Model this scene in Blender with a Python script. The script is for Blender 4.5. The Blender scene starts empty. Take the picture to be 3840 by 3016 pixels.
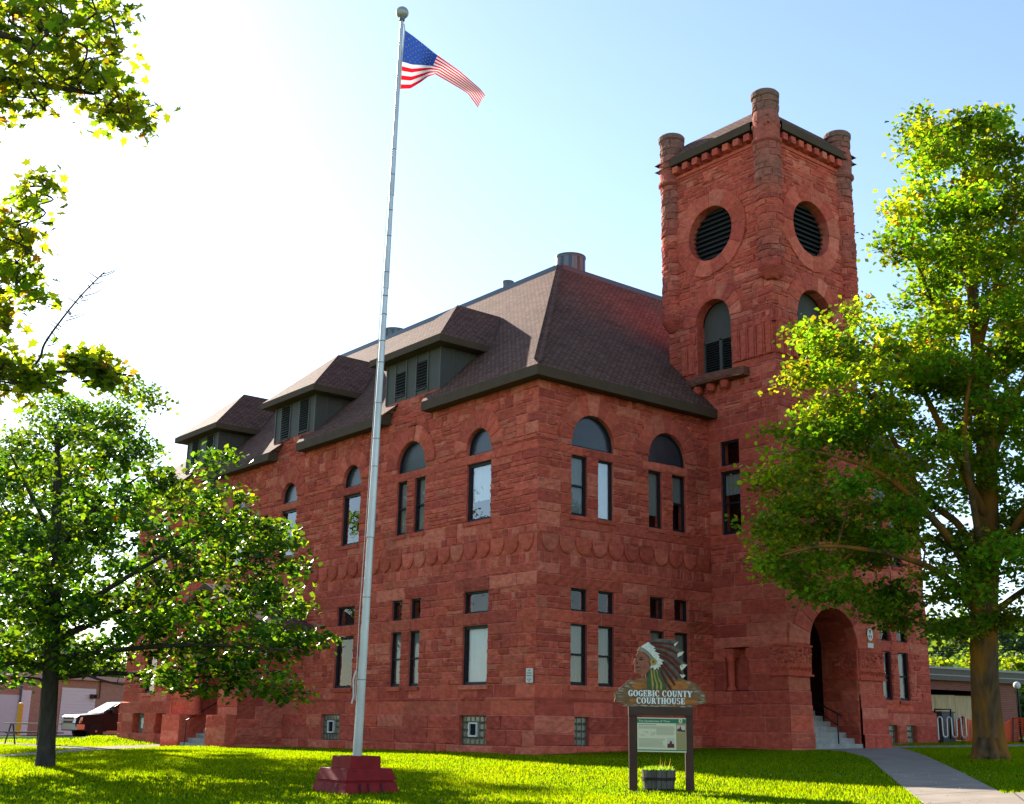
import bpy, bmesh, math, random
import numpy as np
from mathutils import Vector, Matrix
rnd = random.Random(7)
rng = np.random.default_rng(11)
scn = bpy.context.scene
COL = scn.collection
R = math.radians

# ---------------------------------------------------------------- camera
CAM = np.array([-22.148, -26.204, -1.172])
YAW, PIT, ROL, FPX = R(38.891), R(14.984), R(1.033), 4554.48
_fw = np.array([math.sin(YAW)*math.cos(PIT), math.cos(YAW)*math.cos(PIT), math.sin(PIT)])
_r = np.array([math.cos(YAW), -math.sin(YAW), 0.0]); _u = np.cross(_r, _fw)
_r2 = _r*math.cos(ROL)+_u*math.sin(ROL); _u2 = -_r*math.sin(ROL)+_u*math.cos(ROL)
cd = bpy.data.cameras.new("camera"); cam = bpy.data.objects.new("camera", cd); COL.objects.link(cam)
cd.sensor_width = 36.0; cd.lens = FPX/3840*36.0; cd.clip_end = 3000; cd.clip_start = 0.1
cam.matrix_world = Matrix(((_r2[0], _u2[0], -_fw[0], CAM[0]), (_r2[1], _u2[1], -_fw[1], CAM[1]),
                           (_r2[2], _u2[2], -_fw[2], CAM[2]), (0, 0, 0, 1)))
scn.camera = cam
KD = 1.7655
def ray(x, y):
    return _fw + _r2*((x*KD-1920)/FPX) - _u2*((y*KD-1508)/FPX)
def at(x, y, depth):
    """a measured photo position at a known distance -> point of the place"""
    return Vector(CAM + ray(x, y)*depth)

# ---------------------------------------------------------------- sky and sun
SUN = Vector((0.0702, 0.8853, 0.4597)).normalized()
w = bpy.data.worlds.new("World"); scn.world = w; w.use_nodes = True
nt = w.node_tree; bg = nt.nodes["Background"]
sky = nt.nodes.new("ShaderNodeTexSky"); sky.sky_type = 'NISHITA'; sky.sun_disc = False
sky.sun_elevation = math.asin(SUN.z); sky.sun_rotation = math.atan2(SUN.x, SUN.y)
sky.air_density = 1.0; sky.dust_density = 0.45; sky.ozone_density = 1.0; sky.altitude = 400
nt.links.new(sky.outputs[0], bg.inputs[0]); bg.inputs[1].default_value = 0.088
sd = bpy.data.lights.new("sun", 'SUN'); sd.energy = 4.7; sd.angle = R(0.5); sd.color = (1.0, 0.93, 0.8)
so = bpy.data.objects.new("sun", sd); COL.objects.link(so)
so.rotation_euler = SUN.to_track_quat('Z', 'Y').to_euler(); so.location = (0, 0, 60)
scn.view_settings.view_transform = 'Standard'; scn.view_settings.look = 'None'
scn.view_settings.gamma = 1.0; scn.view_settings.use_curve_mapping = False
scn.view_settings.exposure = 1.72
scn.cycles.max_bounces = 8; scn.cycles.transparent_max_bounces = 12
scn.cycles.sample_clamp_indirect = 6.0

# ---------------------------------------------------------------- materials
def mat(name, col=(0.5, 0.5, 0.5), rough=0.7, metal=0.0, noise=0.0, nscale=8.0, bump=0.0, bscale=40.0, spec=0.14, stretch=(1, 1, 1)):
    m = bpy.data.materials.new(name); m.use_nodes = True
    n = m.node_tree.nodes; l = m.node_tree.links; b = n["Principled BSDF"]
    b.inputs["Base Color"].default_value = (*col, 1); b.inputs["Roughness"].default_value = rough
    b.inputs["Metallic"].default_value = metal; b.inputs["Specular IOR Level"].default_value = spec
    tc = n.new("ShaderNodeTexCoord"); mp = n.new("ShaderNodeMapping"); mp.inputs[3].default_value = stretch
    l.new(tc.outputs["Object"], mp.inputs[0])
    if noise:
        t = n.new("ShaderNodeTexNoise"); t.inputs["Scale"].default_value = nscale; t.inputs["Detail"].default_value = 6
        l.new(mp.outputs[0], t.inputs[0])
        x = n.new("ShaderNodeMix"); x.data_type = 'RGBA'; x.blend_type = 'MULTIPLY'; x.inputs[0].default_value = 1
        x.inputs[6].default_value = (*col, 1)
        rp = n.new("ShaderNodeMapRange"); rp.inputs[1].default_value = 0.25; rp.inputs[2].default_value = 0.75
        rp.inputs[3].default_value = 1-noise; rp.inputs[4].default_value = 1+noise
        l.new(t.outputs[0], rp.inputs[0]); l.new(rp.outputs[0], x.inputs[7]); l.new(x.outputs[2], b.inputs["Base Color"])
    if bump:
        t2 = n.new("ShaderNodeTexNoise"); t2.inputs["Scale"].default_value = bscale; t2.inputs["Detail"].default_value = 5
        l.new(mp.outputs[0], t2.inputs[0])
        bp = n.new("ShaderNodeBump"); bp.inputs["Strength"].default_value = bump; bp.inputs["Distance"].default_value = 0.02
        l.new(t2.outputs[0], bp.inputs["Height"]); l.new(bp.outputs[0], b.inputs["Normal"])
    return m

def stone_mat(name, bumpy=0.6):
    m = bpy.data.materials.new(name); m.use_nodes = True
    n = m.node_tree.nodes; l = m.node_tree.links; b = n["Principled BSDF"]
    b.inputs["Roughness"].default_value = 0.88; b.inputs["Specular IOR Level"].default_value = 0.04
    at_ = n.new("ShaderNodeAttribute"); at_.attribute_name = "tone"
    tc = n.new("ShaderNodeTexCoord")
    def noise(scale, st, det=4):
        mp = n.new("ShaderNodeMapping"); mp.inputs[3].default_value = st; l.new(tc.outputs["Object"], mp.inputs[0])
        t = n.new("ShaderNodeTexNoise"); t.inputs["Scale"].default_value = scale; t.inputs["Detail"].default_value = det
        l.new(mp.outputs[0], t.inputs[0]); return t
    def rng_(src, a, b_, c, d):
        r_ = n.new("ShaderNodeMapRange"); r_.inputs[1].default_value = a; r_.inputs[2].default_value = b_
        r_.inputs[3].default_value = c; r_.inputs[4].default_value = d; l.new(src, r_.inputs[0]); return r_
    mott = noise(5.0, (1, 1, 1.5), 8)
    f1 = rng_(mott.outputs[0], 0.3, 0.7, 0.8, 1.22)
    x1 = n.new("ShaderNodeMix"); x1.data_type = 'RGBA'; x1.blend_type = 'MULTIPLY'; x1.inputs[0].default_value = 1
    l.new(at_.outputs[0], x1.inputs[6]); l.new(f1.outputs[0], x1.inputs[7])
    # pale bedding streaks in the sandstone
    st = noise(1.0, (2.2, 2.2, 26.0), 3); f2 = rng_(st.outputs[0], 0.66, 0.74, 0.0, 0.55)
    x2 = n.new("ShaderNodeMix"); x2.data_type = 'RGBA'; l.new(f2.outputs[0], x2.inputs[0])
    l.new(x1.outputs[2], x2.inputs[6]); x2.inputs[7].default_value = (0.66, 0.33, 0.21, 1)
    # dark soot stains
    so_ = noise(0.5, (1, 1, 0.55), 6); f3 = rng_(so_.outputs[0], 0.58, 0.76, 0.0, 0.34)
    x3 = n.new("ShaderNodeMix"); x3.data_type = 'RGBA'; l.new(f3.outputs[0], x3.inputs[0])
    l.new(x2.outputs[2], x3.inputs[6]); x3.inputs[7].default_value = (0.085, 0.03, 0.026, 1)
    l.new(x3.outputs[2], b.inputs["Base Color"])
    bn = noise(9.0, (1, 1, 2.0), 10)
    bp = n.new("ShaderNodeBump"); bp.inputs["Strength"].default_value = bumpy*.7; bp.inputs["Distance"].default_value = 0.09
    l.new(bn.outputs[0], bp.inputs["Height"]); l.new(bp.outputs[0], b.inputs["Normal"])
    return m

def shingle_mat(name, c1, c2, c3):
    m = bpy.data.materials.new(name); m.use_nodes = True
    n = m.node_tree.nodes; l = m.node_tree.links; b = n["Principled BSDF"]
    b.inputs["Roughness"].default_value = 0.85; b.inputs["Specular IOR Level"].default_value = 0.06
    uv = n.new("ShaderNodeUVMap"); uv.uv_map = "UVMap"
    br = n.new("ShaderNodeTexBrick"); l.new(uv.outputs[0], br.inputs[0])
    br.inputs["Color1"].default_value = (*c1, 1); br.inputs["Color2"].default_value = (*c2, 1); br.inputs["Mortar"].default_value = (*c3, 1)
    br.inputs["Scale"].default_value = 1.0; br.inputs["Brick Width"].default_value = 0.21; br.inputs["Row Height"].default_value = 0.115
    br.inputs["Mortar Size"].default_value = 0.016; br.inputs["Mortar Smooth"].default_value = 0.3; br.offset = 0.37; br.inputs["Bias"].default_value = 0.0
    t = n.new("ShaderNodeTexNoise"); t.inputs["Scale"].default_value = 0.7; t.inputs["Detail"].default_value = 7; l.new(uv.outputs[0], t.inputs[0])
    rp = n.new("ShaderNodeMapRange"); rp.inputs[1].default_value = .3; rp.inputs[2].default_value = .7; rp.inputs[3].default_value = .88; rp.inputs[4].default_value = 1.13
    l.new(t.outputs[0], rp.inputs[0])
    x = n.new("ShaderNodeMix"); x.data_type = 'RGBA'; x.blend_type = 'MULTIPLY'; x.inputs[0].default_value = 1
    l.new(br.outputs[0], x.inputs[6]); l.new(rp.outputs[0], x.inputs[7]); l.new(x.outputs[2], b.inputs["Base Color"])
    bp = n.new("ShaderNodeBump"); bp.inputs["Strength"].default_value = 0.7; bp.inputs["Distance"].default_value = 0.02; bp.invert = True
    l.new(br.outputs["Fac"], bp.inputs["Height"]); l.new(bp.outputs[0], b.inputs["Normal"])
    return m

def schlick(n, l, f0, gain, add=0.0):
    ge = n.new("ShaderNodeNewGeometry"); dt = n.new("ShaderNodeVectorMath"); dt.operation = 'DOT_PRODUCT'
    l.new(ge.outputs["Incoming"], dt.inputs[0]); l.new(ge.outputs["Normal"], dt.inputs[1])
    def mth(op, a, b=None, c=None):
        k = n.new("ShaderNodeMath"); k.operation = op
        for i, v in enumerate((a, b, c)):
            if v is None: continue
            if isinstance(v, (int, float)): k.inputs[i].default_value = v
            else: l.new(v.outputs[0], k.inputs[i])
        return k
    ab = n.new("ShaderNodeMath"); ab.operation = 'ABSOLUTE'; l.new(dt.outputs["Value"], ab.inputs[0])
    p = mth('POWER', mth('SUBTRACT', 1.0, ab), 5.0); f = mth('MULTIPLY_ADD', p, 1-f0, f0); r_ = mth('MULTIPLY_ADD', f, gain, add); r_.use_clamp = True
    return r_

def glass_mat(name, refl=0.1, tint=(0.9, 0.93, 0.95)):
    m = bpy.data.materials.new(name); m.use_nodes = True
    n = m.node_tree.nodes; l = m.node_tree.links; n.remove(n["Principled BSDF"])
    out = n["Material Output"]; tr = n.new("ShaderNodeBsdfTransparent"); tr.inputs[0].default_value = (*tint, 1)
    gl = n.new("ShaderNodeBsdfGlossy"); gl.inputs["Roughness"].default_value = 0.015; gl.inputs[0].default_value = (.95, .97, 1, 1)
    mx = schlick(n, l, .045, 1.0, refl)
    tc = n.new("ShaderNodeTexCoord"); t = n.new("ShaderNodeTexNoise"); t.inputs["Scale"].default_value = 1.3; l.new(tc.outputs["Object"], t.inputs[0])
    bp = n.new("ShaderNodeBump"); bp.inputs["Strength"].default_value = 0.05; bp.inputs["Distance"].default_value = 0.1
    l.new(t.outputs[0], bp.inputs["Height"]); l.new(bp.outputs[0], gl.inputs["Normal"])
    ms = n.new("ShaderNodeMixShader"); l.new(mx.outputs[0], ms.inputs[0]); l.new(tr.outputs[0], ms.inputs[1]); l.new(gl.outputs[0], ms.inputs[2])
    l.new(ms.outputs[0], out.inputs[0]); return m

def leaf_mat(name, gain=1.0, trans=1.0, gloss=0.35, dm=(1, 1, 1), tm=(3.6, 2.9, .6)):
    m = bpy.data.materials.new(name); m.use_nodes = True
    n = m.node_tree.nodes; l = m.node_tree.links; n.remove(n["Principled BSDF"]); out = n["Material Output"]
    a = n.new("ShaderNodeAttribute"); a.attribute_name = "tone"
    d = n.new("ShaderNodeBsdfDiffuse"); tl = n.new("ShaderNodeBsdfTranslucent"); g = n.new("ShaderNodeBsdfGlossy")
    g.inputs["Roughness"].default_value = 0.32; g.inputs[0].default_value = (.8, .85, .8, 1)
    v1 = n.new("ShaderNodeMix"); v1.data_type = 'RGBA'; v1.blend_type = 'MULTIPLY'; v1.inputs[0].default_value = 1
    l.new(a.outputs[0], v1.inputs[6]); v1.inputs[7].default_value = (gain*dm[0], gain*dm[1], gain*dm[2], 1); l.new(v1.outputs[2], d.inputs[0])
    v2 = n.new("ShaderNodeMix"); v2.data_type = 'RGBA'; v2.blend_type = 'MULTIPLY'; v2.inputs[0].default_value = 1
    l.new(a.outputs[0], v2.inputs[6]); v2.inputs[7].default_value = (tm[0]*trans, tm[1]*trans, tm[2]*trans, 1); l.new(v2.outputs[2], tl.inputs[0])
    m1 = n.new("ShaderNodeMixShader"); m1.inputs[0].default_value = 0.58; l.new(d.outputs[0], m1.inputs[1]); l.new(tl.outputs[0], m1.inputs[2])
    mm = schlick(n, l, .04, gloss*1.6)
    m2 = n.new("ShaderNodeMixShader"); l.new(mm.outputs[0], m2.inputs[0]); l.new(m1.outputs[0], m2.inputs[1]); l.new(g.outputs[0], m2.inputs[2])
    l.new(m2.outputs[0], out.inputs[0]); return m

M = {}
M['stone'] = stone_mat('sandstone'); M['carved'] = stone_mat('carved_sandstone', 0.9)
M['shingle'] = shingle_mat('shingles', (0.20, 0.105, 0.074), (0.115, 0.058, 0.046), (0.045, 0.024, 0.021))
M['fascia'] = mat('brown_fascia', (0.085, 0.056, 0.036), 0.7, spec=.06, noise=.12, nscale=2)
M['clad'] = mat('grey_cladding', (0.085, 0.08, 0.07), 0.6, spec=.1, noise=.12, nscale=1.5)
M['batten'] = mat('cladding_batten', (0.105, 0.095, 0.075), 0.5)
M['louver'] = mat('dark_louver', (0.028, 0.028, 0.028), 0.5)
M['void'] = mat('dark_interior', (0.012, 0.012, 0.013), 0.9)
M['frame'] = mat('dark_window_frame', (0.018, 0.021, 0.027), 0.45, noise=.2)
M['glass'] = glass_mat('window_glass', 0.0)
M['glassb'] = glass_mat('bright_window_glass', 0.13)
M['glassc'] = glass_mat('sky_reflecting_glass', 0.09)
M['tint'] = mat('dark_glazing_panel', (0.028, 0.033, 0.042), 0.25, spec=0.5, noise=.25, nscale=2)
M['blind'] = mat('window_blind', (0.23, 0.235, 0.21), 0.8, noise=.1, nscale=3, stretch=(6, 6, .5))
M['blindw'] = mat('white_window_blind', (0.62, 0.62, 0.58), 0.8, noise=.06, nscale=3)
M['gblock'] = mat('glass_block', (0.10, 0.12, 0.10), 0.15, noise=.3, nscale=6, spec=0.6)
M['white'] = mat('white_paint', (0.7, 0.7, 0.68), 0.5, noise=.05)
M['vent'] = mat('galvanised_vent', (0.17, 0.185, 0.20), 0.5, 0.3, noise=.25, nscale=4, stretch=(3, 3, .3))
M['flash'] = mat('metal_flashing', (0.09, 0.10, 0.115), 0.35, 0.5)
M['conc'] = mat('concrete', (0.33, 0.32, 0.30), 0.9, spec=.03, noise=.22, nscale=5, bump=.25, bscale=50)
M['pave'] = mat('pavement_concrete', (0.31, 0.255, 0.21), 0.92, spec=.02, noise=.16, nscale=1.6, bump=.2, bscale=60)
M['asphalt'] = mat('asphalt', (0.055, 0.055, 0.058), 0.9, spec=.03, noise=.2, nscale=3, bump=.3)
M['black'] = mat('black_metal', (0.012, 0.012, 0.013), 0.4)
M['alu'] = mat('weathered_aluminium', (0.50, 0.51, 0.52), 0.42, 0.55, noise=.14, nscale=3, stretch=(1, 1, .6))
M['aluband'] = mat('pole_joint_band', (0.16, 0.16, 0.17), 0.6, 0.3)
M['ball'] = mat('grey_ball', (0.36, 0.36, 0.33), 0.38, 0.4, noise=.1)
M['maroon'] = mat('maroon_painted_concrete', (0.23, 0.012, 0.013), 0.6, spec=.15, noise=.25, nscale=6, bump=.15)
M['rope'] = mat('white_rope', (0.6, 0.58, 0.52), 0.9)
M['bark1'] = mat('grey_brown_bark', (0.052, 0.043, 0.035), 0.95, spec=.02, noise=.4, nscale=10, bump=1.0, bscale=14, stretch=(1, 1, .16))
M['leaf'] = leaf_mat('leaf', 1.25, 1.15, .2); M['leaf2'] = leaf_mat('maple_leaf', 1.3, 1.18, 0.15)
# ---------------------------------------------------------------- mesh helpers
class MB:
    """collects shapes, builds them as ONE mesh object"""
    def __init__(s): s.v = []; s.f = []; s.m = []; s.t = []; s.uv = {}
    def add(s, vs, fs, mi=0, tone=None):
        b = len(s.v); s.v += [tuple(map(float, p)) for p in vs]
        s.f += [tuple(b+i for i in f) for f in fs]; s.m += [mi]*len(fs)
        s.t += [tone or (.5, .5, .5)]*len(vs)
    def quad(s, a, b, c, d, mi=0, tone=None): s.add([a, b, c, d], [(0, 1, 2, 3)], mi, tone)
    def box(s, lo, hi, mi=0, tone=None, T=None):
        (x0, y0, z0), (x1, y1, z1) = lo, hi
        vs = [Vector(p) for p in ((x0,y0,z0),(x1,y0,z0),(x1,y1,z0),(x0,y1,z0),(x0,y0,z1),(x1,y0,z1),(x1,y1,z1),(x0,y1,z1))]
        if T is not None: vs = [T @ p for p in vs]
        s.add(vs, [(0,3,2,1),(4,5,6,7),(0,1,5,4),(1,2,6,5),(2,3,7,6),(3,0,4,7)], mi, tone)
    def prism(s, poly, fn, d0, d1, mi=0, tone=None, side=True):
        """poly in (u,z); fn(u,z,d)->xyz"""
        n = len(poly); a = [fn(u, z, d0) for u, z in poly]; b = [fn(u, z, d1) for u, z in poly]
        fs = [tuple(range(n, 2*n))]
        if side: fs += [(i, (i+1) % n, n+(i+1) % n, n+i) for i in range(n)]
        s.add(a+b, fs+[tuple(range(n))[::-1]], mi, tone)
    def tube(s, pts, rad, n=8, mi=0, tone=None, cap=True):
        pts = [Vector(p) for p in pts]; k = len(pts); rad = rad if hasattr(rad, '__len__') else [rad]*k
        vs = []; up = None
        for i, p in enumerate(pts):
            d = (pts[min(i+1, k-1)]-pts[max(i-1, 0)]).normalized()
            if up is None:
                up = Vector((0, 0, 1)) if abs(d.z) < .9 else Vector((1, 0, 0))
            x = d.cross(up)
            if x.length < 1e-4: x = d.cross(Vector((0, 1, 0)))
            x.normalize(); y = x.cross(d).normalized(); up = y
            for j in range(n):
                a = 2*math.pi*j/n; vs.append(p+(x*math.cos(a)+y*math.sin(a))*rad[i])
        fs = [(i*n+j, i*n+(j+1) % n, (i+1)*n+(j+1) % n, (i+1)*n+j) for i in range(k-1) for j in range(n)]
        if cap: fs += [tuple(range(n))[::-1], tuple(range((k-1)*n, k*n))]
        s.add(vs, fs, mi, tone)
    def lathe(s, prof, c, n=24, mi=0, tone=None, T=None):
        c = Vector(c); vs = []
        for r_, z in prof:
            for j in range(n):
                a = 2*math.pi*j/n; p = Vector((r_*math.cos(a), r_*math.sin(a), z)); vs.append(c+(T @ p if T is not None else p))
        k = len(prof); fs = [(i*n+j, i*n+(j+1) % n, (i+1)*n+(j+1) % n, (i+1)*n+j) for i in range(k-1) for j in range(n)]
        s.add(vs, fs+[tuple(range(n))[::-1], tuple(range((k-1)*n, k*n))], mi, tone)
    def ball(s, c, r_, mi=0, tone=None, n=12, k=8, sc=(1, 1, 1)):
        prof = [(max(1e-4, r_*math.sin(math.pi*i/k)), -r_*math.cos(math.pi*i/k)) for i in range(k+1)]
        s.lathe(prof, c, n, mi, tone, Matrix.Diagonal(sc))
    def uvquad(s, pts, U, V, o, mi=0):
        fi = len(s.f); s.add(pts, [tuple(range(len(pts)))], mi)
        s.uv[fi] = [((Vector(p)-Vector(o)).dot(U), (Vector(p)-Vector(o)).dot(V)) for p in pts]
    def build(s, name, mats, parent=None, smooth=False, tone=False):
        me = bpy.data.meshes.new(name); me.from_pydata(s.v, [], s.f)
        for m in (mats if isinstance(mats, (list, tuple)) else [mats]): me.materials.append(m)
        me.polygons.foreach_set("material_index", s.m)
        if smooth: me.polygons.foreach_set("use_smooth", [True]*len(s.f))
        if tone:
            a = me.color_attributes.new("tone", 'FLOAT_COLOR', 'POINT')
            a.data.foreach_set("color", np.array([(*t, 1) for t in s.t], dtype=np.float32).ravel())
        if s.uv:
            ul = me.uv_layers.new(name="UVMap")
            for fi, uvs in s.uv.items():
                for li, q in zip(me.polygons[fi].loop_indices, uvs): ul.data[li].uv = q
        me.update()
        o = bpy.data.objects.new(name, me); COL.objects.link(o)
        if parent is not None: o.parent = parent
        return o

def link(name, me, parent=None):
    o = bpy.data.objects.new(name, me); COL.objects.link(o)
    if parent is not None: o.parent = parent
    return o
def tag(o, label, cat, group=None, kind=None):
    o["label"] = label; o["category"] = cat
    if group: o["group"] = group
    if kind: o["kind"] = kind
    return o
def struct(o): o["kind"] = "structure"; return o
def thing(name, label, cat, loc=(0, 0, 0), group=None):
    o = bpy.data.objects.new(name, None); COL.objects.link(o); o.location = loc; o.empty_display_size = .3
    return tag(o, label, cat, group)
def np_mesh(name, V, F, mats, tone=None, parent=None):
    """V (n,3), F (m,k) all faces of k corners"""
    me = bpy.data.meshes.new(name); n, (m, k) = len(V), F.shape
    me.vertices.add(n); me.vertices.foreach_set("co", np.asarray(V, np.float32).ravel())
    me.loops.add(m*k); me.loops.foreach_set("vertex_index", np.asarray(F, np.int32).ravel())
    me.polygons.add(m); me.polygons.foreach_set("loop_start", np.arange(0, m*k, k, dtype=np.int32))
    for x in (mats if isinstance(mats, (list, tuple)) else [mats]): me.materials.append(x)
    me.update(calc_edges=True)
    if tone is not None:
        a = me.color_attributes.new("tone", 'FLOAT_COLOR', 'POINT')
        c = np.ones((n, 4), np.float32); c[:, :3] = tone; a.data.foreach_set("color", c.ravel())
    return link(name, me, parent)

# ---------------------------------------------------------------- ground height
GC = np.array([(0,0,-1.9),(7.3,0,-1.68),(7.2,-2.9,-1.7),(12.2,-2.9,-1.61),(19.2,0,-1.48),(0,10.5,-1.98),(0,5,-1.93),(0,23.4,-2.16),
 (0,29.1,-1.92),(-1.9,13.7,-2.03),(-5.9,-9.7,-2.25),(-5,-10.3,-2.21),(-10.9,-8.3,-2.27),(-12.9,.6,-2.15),(6.3,-9.7,-1.74),(-22.1,-26.2,-2.85),
 (2.1,39.6,-2.14),(26.6,1,-1.4),(13,-3.9,-1.6),(-4.1,-15.1,-2.17),(-15.7,-5.7,-2.44),(-9.6,13.2,-2.06),(60,30,-1.2),(-40,30,-2.3),(-9.6,-10.7,-2.31),
 (0,-45,-2.7),(-60,-20,-3.0),(60,-40,-1.6),(20,90,-2.0),(-60,90,-2.3),(110,60,-1.0)])
def _tps(d2): return np.where(d2 > 1e-9, .5*d2*np.log(np.maximum(d2, 1e-9)), 0)
_n = len(GC); _A = np.zeros((_n+3, _n+3)); _d = ((GC[:, None, :2]-GC[None, :, :2])**2).sum(-1)
_A[:_n, :_n] = _tps(_d)+np.eye(_n)*6.0; _A[:_n, _n] = 1; _A[:_n, _n+1:] = GC[:, :2]; _A[_n, :_n] = 1; _A[_n+1:, :_n] = GC[:, :2].T
_w = np.linalg.solve(_A, np.concatenate([GC[:, 2], [0, 0, 0]]))
def gz(x, y):
    x = np.asarray(x, float); y = np.asarray(y, float); sh = x.shape; x = x.ravel(); y = y.ravel()
    d2 = (x[:, None]-GC[None, :, 0])**2+(y[:, None]-GC[None, :, 1])**2
    z = _tps(d2) @ _w[:_n]+_w[_n]+_w[_n+1]*x+_w[_n+2]*y
    rr = np.hypot(x, y); k = np.clip((rr-60)/80, 0, 1); z = np.clip(z, -4, 0)*(1-k)-1.6*k
    return z.reshape(sh) if sh else float(z[0])
def on(x, y, up=0.0): return Vector((x, y, gz(x, y)+up))

# ---------------------------------------------------------------- rock-faced ashlar
TONES = [(.55,.103,.064),(.58,.118,.073),(.50,.090,.060),(.53,.103,.068),(.60,.135,.085),(.47,.086,.060),(.56,.109,.066),(.63,.165,.105)]
MORT = (.66, .27, .20)
def tone_of():
    t = rnd.choice(TONES); k = rnd.uniform(.8, 1.08); return tuple(c*k for c in t)
class Plane:
    def __init__(s, o, U, N): s.o = Vector(o); s.U = Vector(U); s.N = Vector(N)
    def __call__(s, u, z, d): return s.o+s.U*u+Vector((0, 0, z))+s.N*d
class Cyl:
    def __init__(s, c, r_): s.c = Vector(c); s.r = r_
    def __call__(s, u, z, d):
        a = u/s.r; return s.c+Vector(((s.r+d)*math.cos(a), (s.r+d)*math.sin(a), z))

STY = {  # course height, block width, bulge, jitter
 'ash': (.17, .33, .26, .85, .034, .018), 'big': (.36, .46, .7, 1.5, .028, .015), 'smooth': (.3, .5, .8, 1.7, .008, .004),
 'base': (.40, .50, .7, 1.4, .036, .018), 'small': (.2, .26, .16, .34, .022, .011), 'flat': (.4, .7, .6, 1.2, .006, .004), 'ring': (.2, .3, .3, .6, .042, .02)}
def block(B, P, u0, u1, z0, z1, bulge, jit, base, e0=None, e1=None, tone=None, flat=False):
    """one stone: mortar rim at d=base, rough face; e0/e1 = exact depth of a wall corner"""
    tone = tone or tone_of(); j = .009; b = .034
    w_, h_ = u1-u0, z1-z0
    if w_ < .05 or h_ < .05: return
    b = min(b, w_*.25, h_*.25)
    nu = max(1, round((w_-2*b)/.15)); nz = max(1, round((h_-2*b)/.11))
    us = ([u0] if e0 is not None else [u0, u0+j])+list(np.linspace(u0+(b if e0 is None else .05), u1-(b if e1 is None else .05), nu+1))+([u1] if e1 is not None else [u1-j, u1])
    zs = [z0, z0+j]+list(np.linspace(z0+b, z1-b, nz+1))+[z1-j, z1]
    amp = bulge*rnd.uniform(.55, 1.25); tx, tz = rnd.uniform(-.35, .35), rnd.uniform(-.15, .5)
    vs = []; ts = []; L = len(us); H = len(zs)
    for zi, z in enumerate(zs):
        for ui, u in enumerate(us):
            rim = zi < 2 or zi > H-3 or (e0 is None and ui < 2) or (e1 is None and ui > L-3)
            if (e0 is not None and ui == 0) or (e1 is not None and ui == L-1):
                d = base+.03
                if zi in (0, 1, H-2, H-1): d = base+.012
                d = base+.03
            elif rim: d = base
            else:
                fu = (u-u0)/w_*2-1; fz = (z-z0)/h_*2-1
                d = base+amp*(1+tx*fu+tz*fz*.8)+rnd.uniform(-jit, jit)
                d = max(d, base+.004)
                u += rnd.uniform(-.02, .02) if not flat else 0; z += rnd.uniform(-.012, .012) if not flat else 0
            vs.append(P(u, z, d))
            mm = (zi in (0, H-1)) or (e0 is None and ui == 0) or (e1 is None and ui == L-1)
            k = rnd.uniform(.94, 1.06); ts.append(MORT if mm else (tone[0]*k, tone[1]*k, tone[2]*k))
    fs = [(a*L+c, a*L+c+1, (a+1)*L+c+1, (a+1)*L+c) for a in range(H-1) for c in range(L-1)]
    bb = len(B.v); B.v += [tuple(p) for p in vs]; B.f += [tuple(bb+i for i in f) for f in fs]; B.m += [0]*len(fs); B.t += ts

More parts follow.
